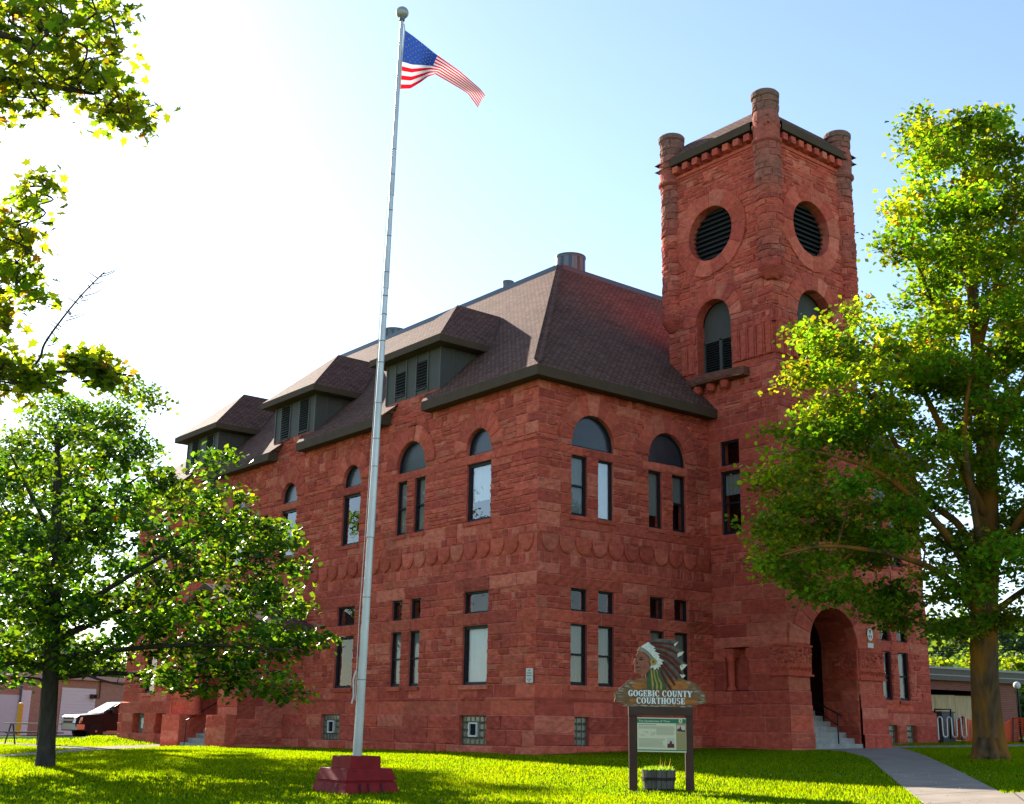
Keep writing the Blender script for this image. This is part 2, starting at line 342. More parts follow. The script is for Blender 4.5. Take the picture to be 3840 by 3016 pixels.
def wall(B, P, u0, u1, bands, rects=(), arches=(), c0=False, c1=False):
    """bands (z0,z1,style,base); rects (ua,ub,za,zb) stay open; arches (uc,zs,ri,ro) stay open for their voussoirs"""
    for (za, zb, sty, base) in bands:
        hl, hh, wl, wh, bul, jit = STY[sty]
        br = {za, zb}
        for r_ in rects:
            for z in r_[2:4]:
                if za+.06 < z < zb-.06: br.add(z)
        for a_ in arches:
            if za+.03 < a_[1] < zb-.03: br.add(a_[1])
        br = sorted(br); br = [b_ for i_, b_ in enumerate(br) if i_ in (0, len(br)-1) or b_-br[i_-1] > .055]; courses = []
        for a, b in zip(br[:-1], br[1:]):
            n = max(1, round((b-a)/rnd.uniform(hl, hh)))
            ws = [rnd.uniform(.7, 1.3) for _ in range(n)]; t = sum(ws); z = a
            for q in ws: courses.append((z, z+q/t*(b-a))); z += q/t*(b-a)
        for (a, b) in courses:
            ext = base+.03
            free = [(u0-(ext if c0 else 0), u1+(ext if c1 else 0))]
            cuts = [(r_[0], r_[1]) for r_ in rects if r_[2] < b-.02 and r_[3] > a+.02]
            for (uc, zs, ri, ro) in arches:
                if b > zs+.02 and a < zs+ro:
                    t = max(b-zs, 0); hw = math.sqrt(max(ro*ro-t*t, 0))-.04
                    if t < ro and hw > 0: cuts.append((uc-hw, uc+hw))
                elif b > zs-ro and a < zs and ri < 0: pass
            for (ca, cb) in sorted(cuts):
                nf = []
                for (fa, fb) in free:
                    if cb <= fa or ca >= fb: nf.append((fa, fb)); continue
                    if ca > fa: nf.append((fa, ca))
                    if cb < fb: nf.append((cb, fb))
                free = nf
            for (fa, fb) in free:
                if fb-fa < .05: continue
                n = max(1, round((fb-fa)/rnd.uniform(wl, wh)))
                ws = [rnd.uniform(.5, 1.5) for _ in range(n)]; t = sum(ws); u = fa
                for i, q in enumerate(ws):
                    ub = u+q/t*(fb-fa)
                    e0 = 1 if (c0 and i == 0 and abs(fa-(u0-ext)) < 1e-6) else None
                    e1 = 1 if (c1 and i == n-1 and abs(fb-(u1+ext)) < 1e-6) else None
                    if sty == 'ash' and b-a > .22 and rnd.random() < .35 and e0 is None and e1 is None:
                        zm = a+(b-a)*rnd.uniform(.4, .6)
                        block(B, P, u, ub, a, zm, bul, jit, base)
                        if ub-u > .5 and rnd.random() < .5:
                            um = u+(ub-u)*rnd.uniform(.35, .65); block(B, P, u, um, zm, b, bul, jit, base); block(B, P, um, ub, zm, b, bul, jit, base)
                        else: block(B, P, u, ub, zm, b, bul, jit, base)
                    else: block(B, P, u, ub, a, b, bul, jit, base, e0, e1)
                    u = ub

def voussoirs(B, P, uc, zs, ri, ro, n, a0=0.0, a1=math.pi, d=.052, ragged=.0):
    for i in range(n):
        t0 = a0+(a1-a0)*i/n; t1 = a0+(a1-a0)*(i+1)/n; tone = tone_of(); tone = tuple(c*1.02 for c in tone)
        rr = ro*rnd.uniform(1-ragged, 1+ragged); nr, na = 3, 3; vs = []; ts = []
        rs = [ri, ri+.02]+list(np.linspace(ri+.05, rr-.05, nr))+[rr-.012, rr]
        as_ = [t0, t0+.006/ri]+list(np.linspace(t0+.03/ri, t1-.03/ri, na))+[t1-.006/ri, t1]
        amp = rnd.uniform(.004, .02)
        for ai, a in enumerate(as_):
            for qi, q in enumerate(rs):
                rim = ai in (0, 1, len(as_)-2, len(as_)-1) or qi == len(rs)-1
                dd = d-.012 if rim else d+amp+rnd.uniform(-.006, .006)
                if qi == 0: dd = d
                if qi == len(rs)-1: dd = 0.0
                vs.append(P(uc+q*math.cos(a), zs+q*math.sin(a), dd)); ts.append(MORT if ai in (0, len(as_)-1) else tone)
        L = len(rs); fs = [(x*L+y, x*L+y+1, (x+1)*L+y+1, (x+1)*L+y) for x in range(len(as_)-1) for y in range(L-1)]
        bb = len(B.v); B.v += [tuple(p) for p in vs]; B.f += [tuple(bb+k for k in f) for f in fs]; B.m += [0]*len(fs); B.t += ts
        # soffit of the arch
        for x in range(len(as_)-1):
            q0, q1 = as_[x], as_[x+1]
            B.add([P(uc+ri*math.cos(q0), zs+ri*math.sin(q0), d), P(uc+ri*math.cos(q1), zs+ri*math.sin(q1), d),
                   P(uc+ri*math.cos(q1), zs+ri*math.sin(q1), -.32), P(uc+ri*math.cos(q0), zs+ri*math.sin(q0), -.32)], [(0, 1, 2, 3)], 0, tone)

def reveal(B, P, ua, ub, za, zb, depth=.3, top=True, bot=True, d0=0.0):
    t = tone_of()
    q = [((ua, za), (ua, zb)), ((ub, zb), (ub, za))]
    if top: q.append(((ua, zb), (ub, zb)))
    if bot: q.append(((ub, za), (ua, za)))
    for (a, b) in q: B.quad(P(*a, d0), P(*b, d0), P(*b, -depth), P(*a, -depth), 0, t)

def ring(P, uc, zc, r_, n=20, a0=0, a1=math.pi): return [(uc+r_*math.cos(a0+(a1-a0)*i/n), zc+r_*math.sin(a0+(a1-a0)*i/n)) for i in range(n+1)]

def window(parent, P, ua, ub, za, zb, kind='sash', blind=None, glass='glass', arch=False, fw=.07, drop=1.0, zspring=None):
    """a dark framed window set back in its opening; parts: pane, blind"""
    B = MB(); dF, dB = -.08, -.135
    if arch:
        uc = (ua+ub)/2; ri = (ub-ua)/2; zs = zspring
        out = [(ub, za)]+[(uc+ri*math.cos(a), zs+ri*math.sin(a)) for a in np.linspace(0, math.pi, 21)]+[(ua, za)]
        k = (ri-fw)/ri; inn = [(ub-fw, za+fw)]+[(uc+ri*k*math.cos(a), zs+ri*k*math.sin(a)) for a in np.linspace(0, math.pi, 21)]+[(ua+fw, za+fw)]
    else:
        out = [(ub, za), (ub, zb), (ua, zb), (ua, za)]; inn = [(ub-fw, za+fw), (ub-fw, zb-fw), (ua+fw, zb-fw), (ua+fw, za+fw)]
    n = len(out)
    for i in range(n):
        j = (i+1) % n
        B.quad(P(*out[i], dF), P(*out[j], dF), P(*inn[j], dF), P(*inn[i], dF)); B.quad(P(*inn[i], dF), P(*inn[j], dF), P(*inn[j], dB-.03), P(*inn[i], dB-.03))
    if kind == 'sash':
        zm = za+(zb-za)*.5
        B.prism([(ua+fw, zm-.03), (ub-fw, zm-.03), (ub-fw, zm+.03), (ua+fw, zm+.03)], P, dB-.02, dF-.015)
        B.prism([(ua+fw, za+fw), (ub-fw, za+fw), (ub-fw, za+fw+.05), (ua+fw, za+fw+.05)], P, dB-.02, dF-.02)
    o = B.build('window', M['frame'], parent)
    G = MB(); G.add([P(u, z, dB) for u, z in inn], [tuple(range(len(inn)))])
    if kind == 'panel':
        G.build('panel', M['tint'], o); return o
    G.build('pane', M[glass], o)
    if blind:
        zt = zb-fw; zbm = zt-(zt-za-fw)*drop
        Q = MB(); nn = 9; pts = [P(ua+fw*.8+(ub-ua-1.6*fw)*i/nn, 0, dB-.06-.012*(i % 2)) for i in range(nn+1)]
        for i in range(nn):
            a, b = pts[i], pts[i+1]; Q.quad(a+Vector((0, 0, zbm)), b+Vector((0, 0, zbm)), b+Vector((0, 0, zt)), a+Vector((0, 0, zt)))
        Q.build('blind', M[blind], o)
    return o
# ================================================================ COURTHOUSE
CH = thing('courthouse', 'red sandstone courthouse with square belfry tower, arched windows and brown shingle roof', 'building')
PL = Plane((0, 0, 0), (0, 1, 0), (-1, 0, 0))       # long side wall, u = y
PF = Plane((0, 0, 0), (1, 0, 0), (0, -1, 0))       # entrance front, u = x
TX, TY = 7.3, -2.9
TW, TD, TWL = 11.5, 1.6, 11.95
PTL = Plane((TX, 0, 0), (0, -1, 0), (-1, 0, 0))    # tower, side face, u = -y
PTF = Plane((0, TY, 0), (1, 0, 0), (0, -1, 0))     # tower, front face, u = x
PTR = Plane((TW, 0, 0), (0, -1, 0), (1, 0, 0))
LY, FX = 28.9, 19.2
SPR = 7.11
BANDS = [(-2.7, -.86, 'base', .10), (-.86, -.40, 'smooth', .10), (-.40, 0, 'smooth', .0), (0, 1.72, 'ash', 0), (1.72, 2.08, 'big', 0),
         (2.08, 2.73, 'ash', 0), (2.73, 3.36, 'big', .01), (3.36, 3.66, 'small', 0), (3.66, 4.22, 'flat', -.02), (4.22, 4.45, 'small', 0),
         (4.45, 4.85, 'big', 0), (4.85, 6.66, 'ash', 0), (6.66, 6.92, 'big', .01), (6.92, 8.75, 'ash', 0)]
def fix_bands(L): return [(a, b, s, d) for a, b, s, d in L]

def bays(P, singles, pairs, extra=(), r1=(0, 1.72), r2=(4.85, 6.66)):
    """openings of one wall: returns rects, arches, list of windows"""
    rects = []; arches = []; wins = []
    for (a, b) in singles:
        rects += [(a, b, 0, 1.72), (a, b, 2.08, 2.73), (a, b, 4.85, 6.66), (a, b, 6.92, SPR)]
        arches.append(((a+b)/2, SPR, (b-a)/2, (b-a)/2+.6))
        wins += [(a, b, 0, 1.72, 's1'), (a, b, 2.08, 2.73, 't'), (a, b, 4.85, 6.66, 's2'), (a, b, 6.92, SPR, 'arch')]
    for (a, b, c, d) in pairs:
        for (p, q) in ((a, b), (c, d)):
            rects += [(p, q, 0, 1.72), (p, q, 2.08, 2.73), (p, q, 4.85, 6.66)]
            wins += [(p, q, 0, 1.72, 'p1'), (p, q, 2.08, 2.73, 't'), (p, q, 4.85, 6.66, 'p2')]
        rects.append((a, d, 6.92, SPR)); arches.append(((a+d)/2, SPR, (d-a)/2, (d-a)/2+.6))
        wins.append((a, d, 6.92, SPR, 'arch'))
    return rects, arches, wins

# ---- long side wall
W = MB()
singL = [(2.19, 3.41), (9.55, 10.72), (14.03, 15.2), (18.2, 19.4), (25.6, 26.8)]
pairL = [(5.65, 6.25, 6.69, 7.29), (21.15, 21.75, 22.3, 22.9)]
rL, aL, wL = bays(PL, singL, pairL)
porch0, porch1 = 13.9, 19.4
wL = [x for x in wL if not (13.5 < x[0] < 19.5 and x[3] < 3)]
rL = [x for x in rL if not (13.5 < x[0] < 19.5 and x[3] < 3)]
rL.append((16.22, 16.62, 5.9, 6.66)); wL.append((16.22, 16.62, 5.9, 6.66, 't'))
rL.append((15.7, 17.5, -2.7, 1.0))                                        # side entrance
basL = [(2.05, 3.35, -1.7, -.86, 1), (10.0, 11.25, -1.7, -.86, 1), (24.0, 25.0, -1.7, -.86, 2), (26.2, 27.45, -1.7, -.86, 2)]
rL += [b[:4] for b in basL]
bandsL = BANDS[:-1]+[(6.92, 8.75, 'ash', 0)]
wall(W, PL, 0, LY, bandsL, rL, aL, c0=True, c1=True)
for (da, db) in ((4.97, 8.19), (13.03, 16.17), (21.2, 24.33)): wall(W, PL, da, db, [(8.75, 9.5, 'ash', 0)])
# ---- front wall, both bays
pairF = [(1.29, 1.93, 2.36, 3.0), (4.5, 5.1, 5.56, 6.18)]
pairF2 = [(13.1, 13.75, 14.2, 14.85), (16.2, 16.85, 17.3, 17.95)]
rF, aF, wF = bays(PF, [], pairF); rF2, aF2, wF2 = bays(PF, [], pairF2)
basF = [(1.36, 1.94, -1.66, -.86, 0), (16.25, 16.85, -1.5, -.86, 0), (17.4, 18.0, -1.5, -.86, 0)]
wall(W, PF, 0, TX, BANDS, rF+[b[:4] for b in basF[:1]], aF, c0=True)
wall(W, PF, TWL, FX, BANDS, rF2+[b[:4] for b in basF[1:]], aF2, c1=True)
for P, rr, aa in ((PL, rL, aL), (PF, rF+rF2+[b[:4] for b in basF], aF+aF2)):
    for r_ in rr:
        arch_bottom = abs(r_[2]-6.92) < .01
        reveal(W, P, *r_, top=not arch_bottom, d0=.10 if r_[3] < -.4 else .0, depth=.34)
    for (uc, zs, ri, ro) in aa: voussoirs(W, P, uc, zs, ri, ro, 9, ragged=.06)
# string course at the arch springing
def string(P, u0, u1, arches, z=7.0, h=.09, d=.05):
    cuts = sorted((a[0]-a[3]+.02, a[0]+a[3]-.02) for a in arches); x = u0
    for (a, b) in cuts+[(u1, u1)]:
        if a > x+.05: W.prism([(x, z), (a, z), (a, z+h), (x, z+h)], P, -.01, d, 0, TONES[1])
        x = max(x, b)
string(PL, .04, LY-.04, aL); string(PF, .04, TX, aF); string(PF, TWL, FX-.04, aF2)
# water table ledge
for P, a, b in ((PL, -.1, LY), (PF, -.1, TX), (PF, TWL, FX+.1)):
    n = int((b-a)/1.1)
    for i in range(n):
        x0 = a+(b-a)*i/n; x1 = a+(b-a)*(i+1)/n-.008
        if P is PL and 13.8 < x1 < 19.6: continue
        W.add([P(x0, -.41, .135), P(x1, -.41, .135), P(x1, -.36, .02), P(x0, -.36, .02), P(x0, -.47, .10), P(x1, -.47, .10)], [(0, 1, 2, 3), (4, 5, 1, 0)], 0, tone_of())
# fish-scale band
def scales(P, u0, u1, zt=4.2, r_=.36):
    n = round((u1-u0)/(2*r_*.92)); s_ = (u1-u0)/n
    for i in range(n):
        uc = u0+s_*(i+.5); rr = s_*.48; d = rnd.uniform(.028, .05); t = tone_of()
        hw = rr; poly = [(uc-hw, zt), (uc-hw, zt-.1)]+[(uc+hw*math.cos(a), zt-.1-(.42)*math.sin(-a)*-1 if False else zt-.1+.40*math.sin(a)) for a in np.linspace(math.pi, 2*math.pi, 13)]+[(uc+hw, zt)]
        mid = [(uc+(x-uc)*.8, zt-.03+(z-zt)*.82) for x, z in poly]; n_ = len(poly)
        W.add([P(x, z, -.03) for x, z in poly]+[P(x, z, d*.8) for x, z in poly]+[P(x, z, d+rnd.uniform(0, .03)) for x, z in mid],
              [(i_, (i_+1) % n_, n_+(i_+1) % n_, n_+i_) for i_ in range(n_)]+[(n_+i_, n_+(i_+1) % n_, 2*n_+(i_+1) % n_, 2*n_+i_) for i_ in range(n_)]+[tuple(range(2*n_, 3*n_))], 0, t)
scales(PL, .15, LY-.15); scales(PF, .15, TX-.02); scales(PF, TWL+.02, FX-.15)
# window sills and lintels a little proud
for P, ww in ((PL, wL), (PF, wF+wF2)):
    for (a, b, za, zb, k) in ww:
        if k in ('s1', 's2', 'p1', 'p2'):
            W.prism([(a-.08, za-.13), (b+.08, za-.13), (b+.08, za-.01), (a-.08, za-.01)], P, -.2, .07, 0, tone_of())
# the rest of the walls (plain backs, out of sight) and a dark core added to block sun and darken the windows
W.quad((FX, .02, -2.7), (FX, LY, -2.7), (FX, LY, 8.8), (FX, .02, 8.8), 0, TONES[0]); W.quad((0.02, LY, -2.7), (FX, LY, -2.7), (FX, LY, 8.8), (.02, LY, 8.8), 0, TONES[0])
W.build('stone_wall', M['stone'], CH, tone=True)
core = MB(); core.box((.6, .6, -2.6), (FX-.1, LY-.1, 9.2)); core.build('dark_core', M['void'], CH)

blind_pick = {'s1': None, 's2': None}
def fill(P, wins, seed):
    q = random.Random(seed)
    for (a, b, za, zb, k) in wins:
        if k == 'arch':
            hw = (b-a)/2; window(CH, P, a, b, za, zb, 'panel', arch=True, zspring=SPR, fw=.06)
        elif k == 't': window(CH, P, a, b, za, zb, 'fixed', glass='glass', fw=.06)
        elif k == 's1': window(CH, P, a, b, za, zb, 'fixed', blind='blindw' if a < 5 else None, glass='glass', fw=.09)
        elif k == 's2': window(CH, P, a, b, za, zb, 'fixed', blind='blindw' if a < 5 else None, glass='glassb' if a < 5 else 'glassc', fw=.09, drop=.66)
        elif k == 'p1': window(CH, P, a, b, za, zb, 'sash', blind='blind', glass='glass', fw=.05)
        elif k == 'p2':
            last = P is PF and a > 5.4; bright = P is PF and 2.2 < a < 2.6
            window(CH, P, a, b, za, zb, 'fixed' if bright or (P is PF and 4.4 < a < 4.6) else 'sash', blind='blindw' if bright else 'blind', glass='glassb' if bright else 'glass',
                   drop=.5 if last else .78 if (P is PF and a > 4.4) else 1.0, fw=.05)
fill(PL, wL, 1); fill(PF, wF, 2); fill(PF, wF2, 3)

# basement lights of glass block, some with a small white vent
def glassblock(P, a, b, za, zb, mode):
    B = MB(); d = -.03; nu = max(2, round((b-a)/.21)); nz = max(3, round((zb-za)/.21))
    if mode == 2: d = -.2
    for i in range(nu):
        for j in range(nz):
            x0 = a+(b-a)*i/nu+.012; x1 = a+(b-a)*(i+1)/nu-.012; z0 = za+(zb-za)*j/nz+.012; z1 = za+(zb-za)*(j+1)/nz-.012
            xm, zm = (x0+x1)/2, (z0+z1)/2; e = .03
            B.add([P(x0, z0, d), P(x1, z0, d), P(x1, z1, d), P(x0, z1, d), P(x0+e, z0+e, d+.02), P(x1-e, z0+e, d+.02), P(x1-e, z1-e, d+.02), P(x0+e, z1-e, d+.02)],
                  [(0, 1, 5, 4), (1, 2, 6, 5), (2, 3, 7, 6), (3, 0, 4, 7), (4, 5, 6, 7)])
    B.quad(P(a, za, d-.004), P(b, za, d-.004), P(b, zb, d-.004), P(a, zb, d-.004), 1)
    o = B.build('basement_window', [M['gblock'], M['clad']], CH)
    if mode == 1:
        V = MB(); uc, zc, h = (a+b)/2+.05, (za+zb)/2+.02, .2
        for (x0, x1, z0, z1) in ((-h, h, h-.04, h), (-h, h, -h, -h+.04), (-h, -h+.04, -h+.04, h-.04), (h-.04, h, -h+.04, h-.04)):
            V.prism([(uc+x0, zc+z0), (uc+x1, zc+z0), (uc+x1, zc+z1), (uc+x0, zc+z1)], P, d, .05)
        V.quad(P(uc-h+.03, zc-h+.03, .0), P(uc+h-.03, zc-h+.03, .0), P(uc+h-.03, zc+h-.03, .0), P(uc-h+.03, zc+h-.03, .0), 1)
        V.build('vent', [M['white'], M['void']], o)
    if mode == 2 and a > 26:
        V = MB(); V.prism([(a+.3, za+.2), (b-.35, za+.2), (b-.35, zb-.2), (a+.3, zb-.2)], P, d+.02, d+.035); V.build('paper', M['white'], o)
for b in basL: glassblock(PL, *b)
for b in basF: glassblock(PF, *b)

# ---- main roof
S = .9925; E0 = -.45; ZE, ZB = 9.0, 8.70; ZT = 15.70; XT = E0+(ZT-ZE)/S
x1, y1 = FX+.45, LY+.45; TXR, TYB = x1-(XT-E0), y1-(XT-E0)
RF = MB(); sl = math.sqrt(1+S*S)
Vl = Vector((1, 0, S)).normalized(); Vf = Vector((0, 1, S)).normalized()
yA, yB, yC = 5.4, 7.75, 0
segs = [(E0, 5.4), (7.75, 13.58), (15.75, 21.75), (23.85, y1)]
RF.uvquad([(0, 0, ZE-E0*S), (0, LY, ZE-E0*S), (XT, TYB, ZT), (XT, XT, ZT)], Vector((0, 1, 0)), Vl, (E0, 0, ZE))
for i, (a, b) in enumerate(segs):
    zi = ZE-E0*S
    a2 = 0 if i == 0 else a-.45; b2 = LY if i == 3 else b+.45
    RF.uvquad([(E0, a, ZE), (E0, b, ZE), (0, b2, zi), (0, a2, zi)], Vector((0, 1, 0)), Vl, (E0, 0, ZE))
    if i: RF.uvquad([(E0, a, ZE), (0, a, ZE), (0, a2, zi)], Vector((1, 0, 0)), Vector((0, 0, 1)), (0, 0, 0))
    if i < 3: RF.uvquad([(E0, b, ZE), (0, b, ZE), (0, b2, zi)], Vector((1, 0, 0)), Vector((0, 0, 1)), (0, 0, 0))
RF.uvquad([(E0, E0, ZE), (TX, E0, ZE), (TX, XT, ZT), (XT, XT, ZT)], Vector((1, 0, 0)), Vf, (0, E0, ZE))
RF.uvquad([(TX, TD, ZE+(TD-E0)*S), (TW, TD, ZE+(TD-E0)*S), (TW, XT, ZT), (TX, XT, ZT)], Vector((1, 0, 0)), Vf, (0, E0, ZE))
RF.uvquad([(TW, E0, ZE), (x1, E0, ZE), (TXR, XT, ZT), (TW, XT, ZT)], Vector((1, 0, 0)), Vf, (0, E0, ZE))
RF.uvquad([(x1, E0, ZE), (x1, y1, ZE), (TXR, TYB, ZT), (TXR, XT, ZT)], Vector((0, 1, 0)), Vector((-1, 0, S)).normalized(), (x1, 0, ZE))
RF.uvquad([(E0, y1, ZE), (x1, y1, ZE), (TXR, TYB, ZT), (XT, TYB, ZT)], Vector((1, 0, 0)), Vector((0, -1, S)).normalized(), (0, y1, ZE))
roof = RF.build('roof', M['shingle'], CH)
FL = MB(); c_ = .05
FL.box((XT-c_, XT-c_, ZT-.12), (TXR+c_, TYB+c_, ZT+.14)); FL.build('roof_deck', M['flash'], roof)
HC = MB()
for (a, b) in (((E0, E0, ZE+.012), (XT, XT, ZT+.012)),):
    a = Vector(a); b = Vector(b); dr = (b-a); n = 46
    for i in range(n):
        p = a+dr*(i/n); q = a+dr*((i+1.12)/n); up = Vector((-.25, -.25, .6)).normalized()*.012
        HC.uvquad([p+Vector((0, .17, .17*S))*1.0+up, p+up*2.2, q+up*1.2, q+Vector((0, .17, .17*S))+up*.2], Vector((0, 1, 0)), Vf, (0, i*.13, 0))
        HC.uvquad([p+up*2.2, p+Vector((.17, 0, .17*S))+up, q+Vector((.17, 0, .17*S))+up*.2, q+up*1.2], Vector((1, 0, 0)), Vf, (0, i*.13, 0))
HC.build('hip_cap', M['shingle'], roof)
# fascia and soffit
FA = MB(); t = .03
for i, (a, b) in enumerate(segs):
    FA = MB(); FA.quad((E0, a, ZB), (E0, b, ZB), (E0, b, ZE+.01), (E0, a, ZE+.01)); FA.quad((E0, a, ZB), (E0, b, ZB), (0, b, ZB+.02), (0, a, ZB+.02))
    if i: FA.quad((E0, a, ZB), (.0, a, ZB), (.0, a, ZE+.01), (E0, a, ZE+.01))
    if i < 3: FA.quad((E0, b, ZB), (.0, b, ZB), (.0, b, ZE+.01), (E0, b, ZE+.01))
    FA.build('eave_fascia', M['fascia'], CH)
for (a, b) in ((E0, TX+.12), (TW, x1)):
    FA = MB(); FA.quad((a, E0, ZB), (b, E0, ZB), (b, E0, ZE+.01), (a, E0, ZE+.01)); FA.quad((a, E0, ZB), (b, E0, ZB), (b, 0, ZB+.02), (a, 0, ZB+.02))
    if a < 0: FA.quad((TX+.12, E0, ZB), (TX+.12, 0, ZB), (TX+.12, 0, ZE+.3), (TX+.12, E0, ZE+.01))
    FA.build('eave_fascia', M['fascia'], CH)
RE = MB(); RE.uvquad([(TX, E0, ZE+.003), (TX+.14, E0, ZE+.003), (TX+.02, .0, ZE+.45*S), (TX, .0, ZE+.45*S)], Vector((1, 0, 0)), Vf, (0, E0, ZE)); RE.build('roof_end', M['shingle'], roof)
# roof vents
def vent(x, y, dp, dia, h, bars):
    p = at(x, y, dp); c = Vector((p.x, p.y, ZT+.14)); r_ = dia/2; zt = p.z-ZT-.14
    V = MB(); V.lathe([(r_*.97, -.1), (r_*.97, zt-.08), (r_, zt-.08), (r_, zt)], c, 28)
    for k in range(bars):
        a = 2*math.pi*k/bars; e = Vector((math.cos(a), math.sin(a), 0)); s_ = Vector((-e.y, e.x, 0))*r_*.1
        V.add([c+e*r_*.985-s_, c+e*r_*.985+s_, c+e*r_*.985+s_+Vector((0, 0, zt-.09)), c+e*r_*.985-s_+Vector((0, 0, zt-.09))], [(0, 1, 2, 3)], 1)
    V.lathe([(r_*1.03, zt-.03), (r_*1.03, zt+.02)], c, 28, 1)
    return V.build('roof_vent', [M['vent'], M['flash']], CH)
vent(1211, 549, 47.3, 1.2, 1, 11); vent(1079, 600, 50, .48, .7, 6); vent(838, 704, 62, 1.25, 1, 11)

# ---- dormers
def dormer(y0, y1, lv):
    B = MB(); zb, zt = 9.46, 11.06; yc = (y0+y1)/2; xb = zt-ZE+E0+.05
    d = thing_part = MB()
    B.quad((-.012, y0, zb), (-.012, y1, zb), (-.012, y1, zt), (-.012, y0, zt))
    for y in (y0, y1): B.add([(-.012, y, zb), (-.012, y, zt), (xb+.1, y, zt), (.0, y, zb-.04)], [(0, 1, 2, 3)])
    o = B.build('dormer', M['clad'], CH)
    T_ = MB(); w_ = .05
    ys = sorted([y0+.03, y1-.03]+[v for l_ in lv for v in (l_[0]-.04, l_[1]+.04)])
    for y in ys: T_ = MB(); T_.box((-.045, y-w_/2, zb+.01), (-.014, y+w_/2, zt-.01)); T_.build('batten', M['batten'], o)
    for y in (y0-.015, y1+.015):
        for k in (.45, 1.1):
            T_ = MB(); T_.box((k-.02, y-.015, ZE+k+.47), (k+.02, y+.015, zt-.02)); T_.build('batten', M['batten'], o)
    for (a, b, za, zbb) in lv:
        L_ = MB(); L_.quad((-.016, a, za), (-.016, b, za), (-.016, b, zbb), (-.016, a, zbb), 1)
        n = int((zbb-za)/.095)
        for k in range(n):
            z = za+(zbb-za)*(k+.5)/n; L_.add([(-.02, a, z+.045), (-.02, b, z+.045), (-.065, b, z-.02), (-.065, a, z-.02), (-.06, a, z-.03), (-.06, b, z-.03)], [(0, 1, 2, 3), (3, 2, 5, 4)])
        L_.box((-.07, a-.02, za-.05), (-.015, b+.02, za-.005), 0); L_.build('louver', [M['louver'], M['void']], o)
    # hipped roof
    R_ = MB(); e = .5; ya, yb = y0-e, y1+e; ze = 11.13; zap = 13.18; xa = 1.75; xf = E0; hb = zap-ZE+E0
    xs = ze-ZE+E0
    s1 = Vector((xa-xf, 0, zap-ze)).normalized(); s2 = Vector((0, yc-ya, zap-ze)).normalized(); s3 = Vector((0, yc-yb, zap-ze)).normalized()
    R_.uvquad([(xf, yb, ze), (xf, ya, ze), (xa, yc, zap)], Vector((0, 1, 0)), s1, (xf, 0, ze))
    R_.uvquad([(xf, ya, ze), (xs, ya, ze), (hb, yc, zap), (xa, yc, zap)], Vector((1, 0, 0)), s2, (0, ya, ze))
    R_.uvquad([(xf, yb, ze), (xs, yb, ze), (hb, yc, zap), (xa, yc, zap)], Vector((1, 0, 0)), s3, (0, yb, ze))
    R_.build('dormer_roof', M['shingle'], o)
    F_ = MB(); zf = 10.9
    F_.quad((xf, ya, zf), (xf, yb, zf), (xf, yb, ze+.01), (xf, ya, ze+.01))
    for y, yi in ((ya, y0), (yb, y1)):
        F_.quad((xf, y, zf), (xs, y, zf), (xs, y, ze+.01), (xf, y, ze+.01)); F_.quad((xf, y, zf), (xs, y, zf), (xs, yi, zf), (xf, yi, zf))
    F_.quad((xf, y0, zf), (xf, y1, zf), (0, y1, zf), (0, y0, zf))
    F_.build('dormer_fascia', M['fascia'], o)
dormer(4.97, 8.19, [(5.73, 6.33, 9.68, 10.62), (7.0, 7.58, 9.68, 10.5)])
dormer(13.03, 16.17, [(13.55, 14.2, 9.6, 10.86), (15.0, 15.64, 9.5, 10.86)])
dormer(21.2, 24.33, [(21.72, 22.36, 9.6, 10.86), (23.16, 23.8, 9.5, 10.86)])
# ---- tower
TB = [(-2.7, -1.2, 'base', .12), (-1.2, -.40, 'smooth', .07), (-.40, 0, 'big', .04), (0, 1.33, 'big', 0), (1.33, 2.73, 'big', 0), (2.73, 3.6, 'big', 0), (3.6, 4.5, 'ash', 0), (4.5, 4.85, 'big', 0),
      (4.85, 6.9, 'big', 0), (6.9, 7.9, 'big', 0), (7.9, 8.7, 'flat', .0), (8.7, 9.85, 'ash', 0), (9.85, 10.4, 'big', 0), (10.4, 11.45, 'ash', 0), (11.45, 11.9, 'ash', 0), (11.9, 17.75, 'ash', 0)]
T = MB()
ow = .97; ocz = 15.25; ocl = .36; ocr = 9.42
bl = (-.38, 1.12); bz0, bspr = 10.2, 12.1
br_ = (8.47, 10.37); brs = 12.03
arc = 9.52; arr = 1.2; asp = 1.38
tl_rects = [(.5, 1.3, 7.08, 7.9), (.5, 1.3, 4.85, 6.88), (.45, 1.45, .03, 1.3), (bl[0], bl[1], bz0, bspr)]
low = [b for b in TB if b[1] <= 8.71]; up = [b for b in TB if b[0] >= 8.7]
bar = ((bl[0]+bl[1])/2, bspr, .75, 1.32); oar = (ocl, ocz, ow, 1.55)
def split_oc(a): return a
class Fake: pass
wall(T, PTL, 0, -TY, low, tl_rects[:3], [], c1=True)
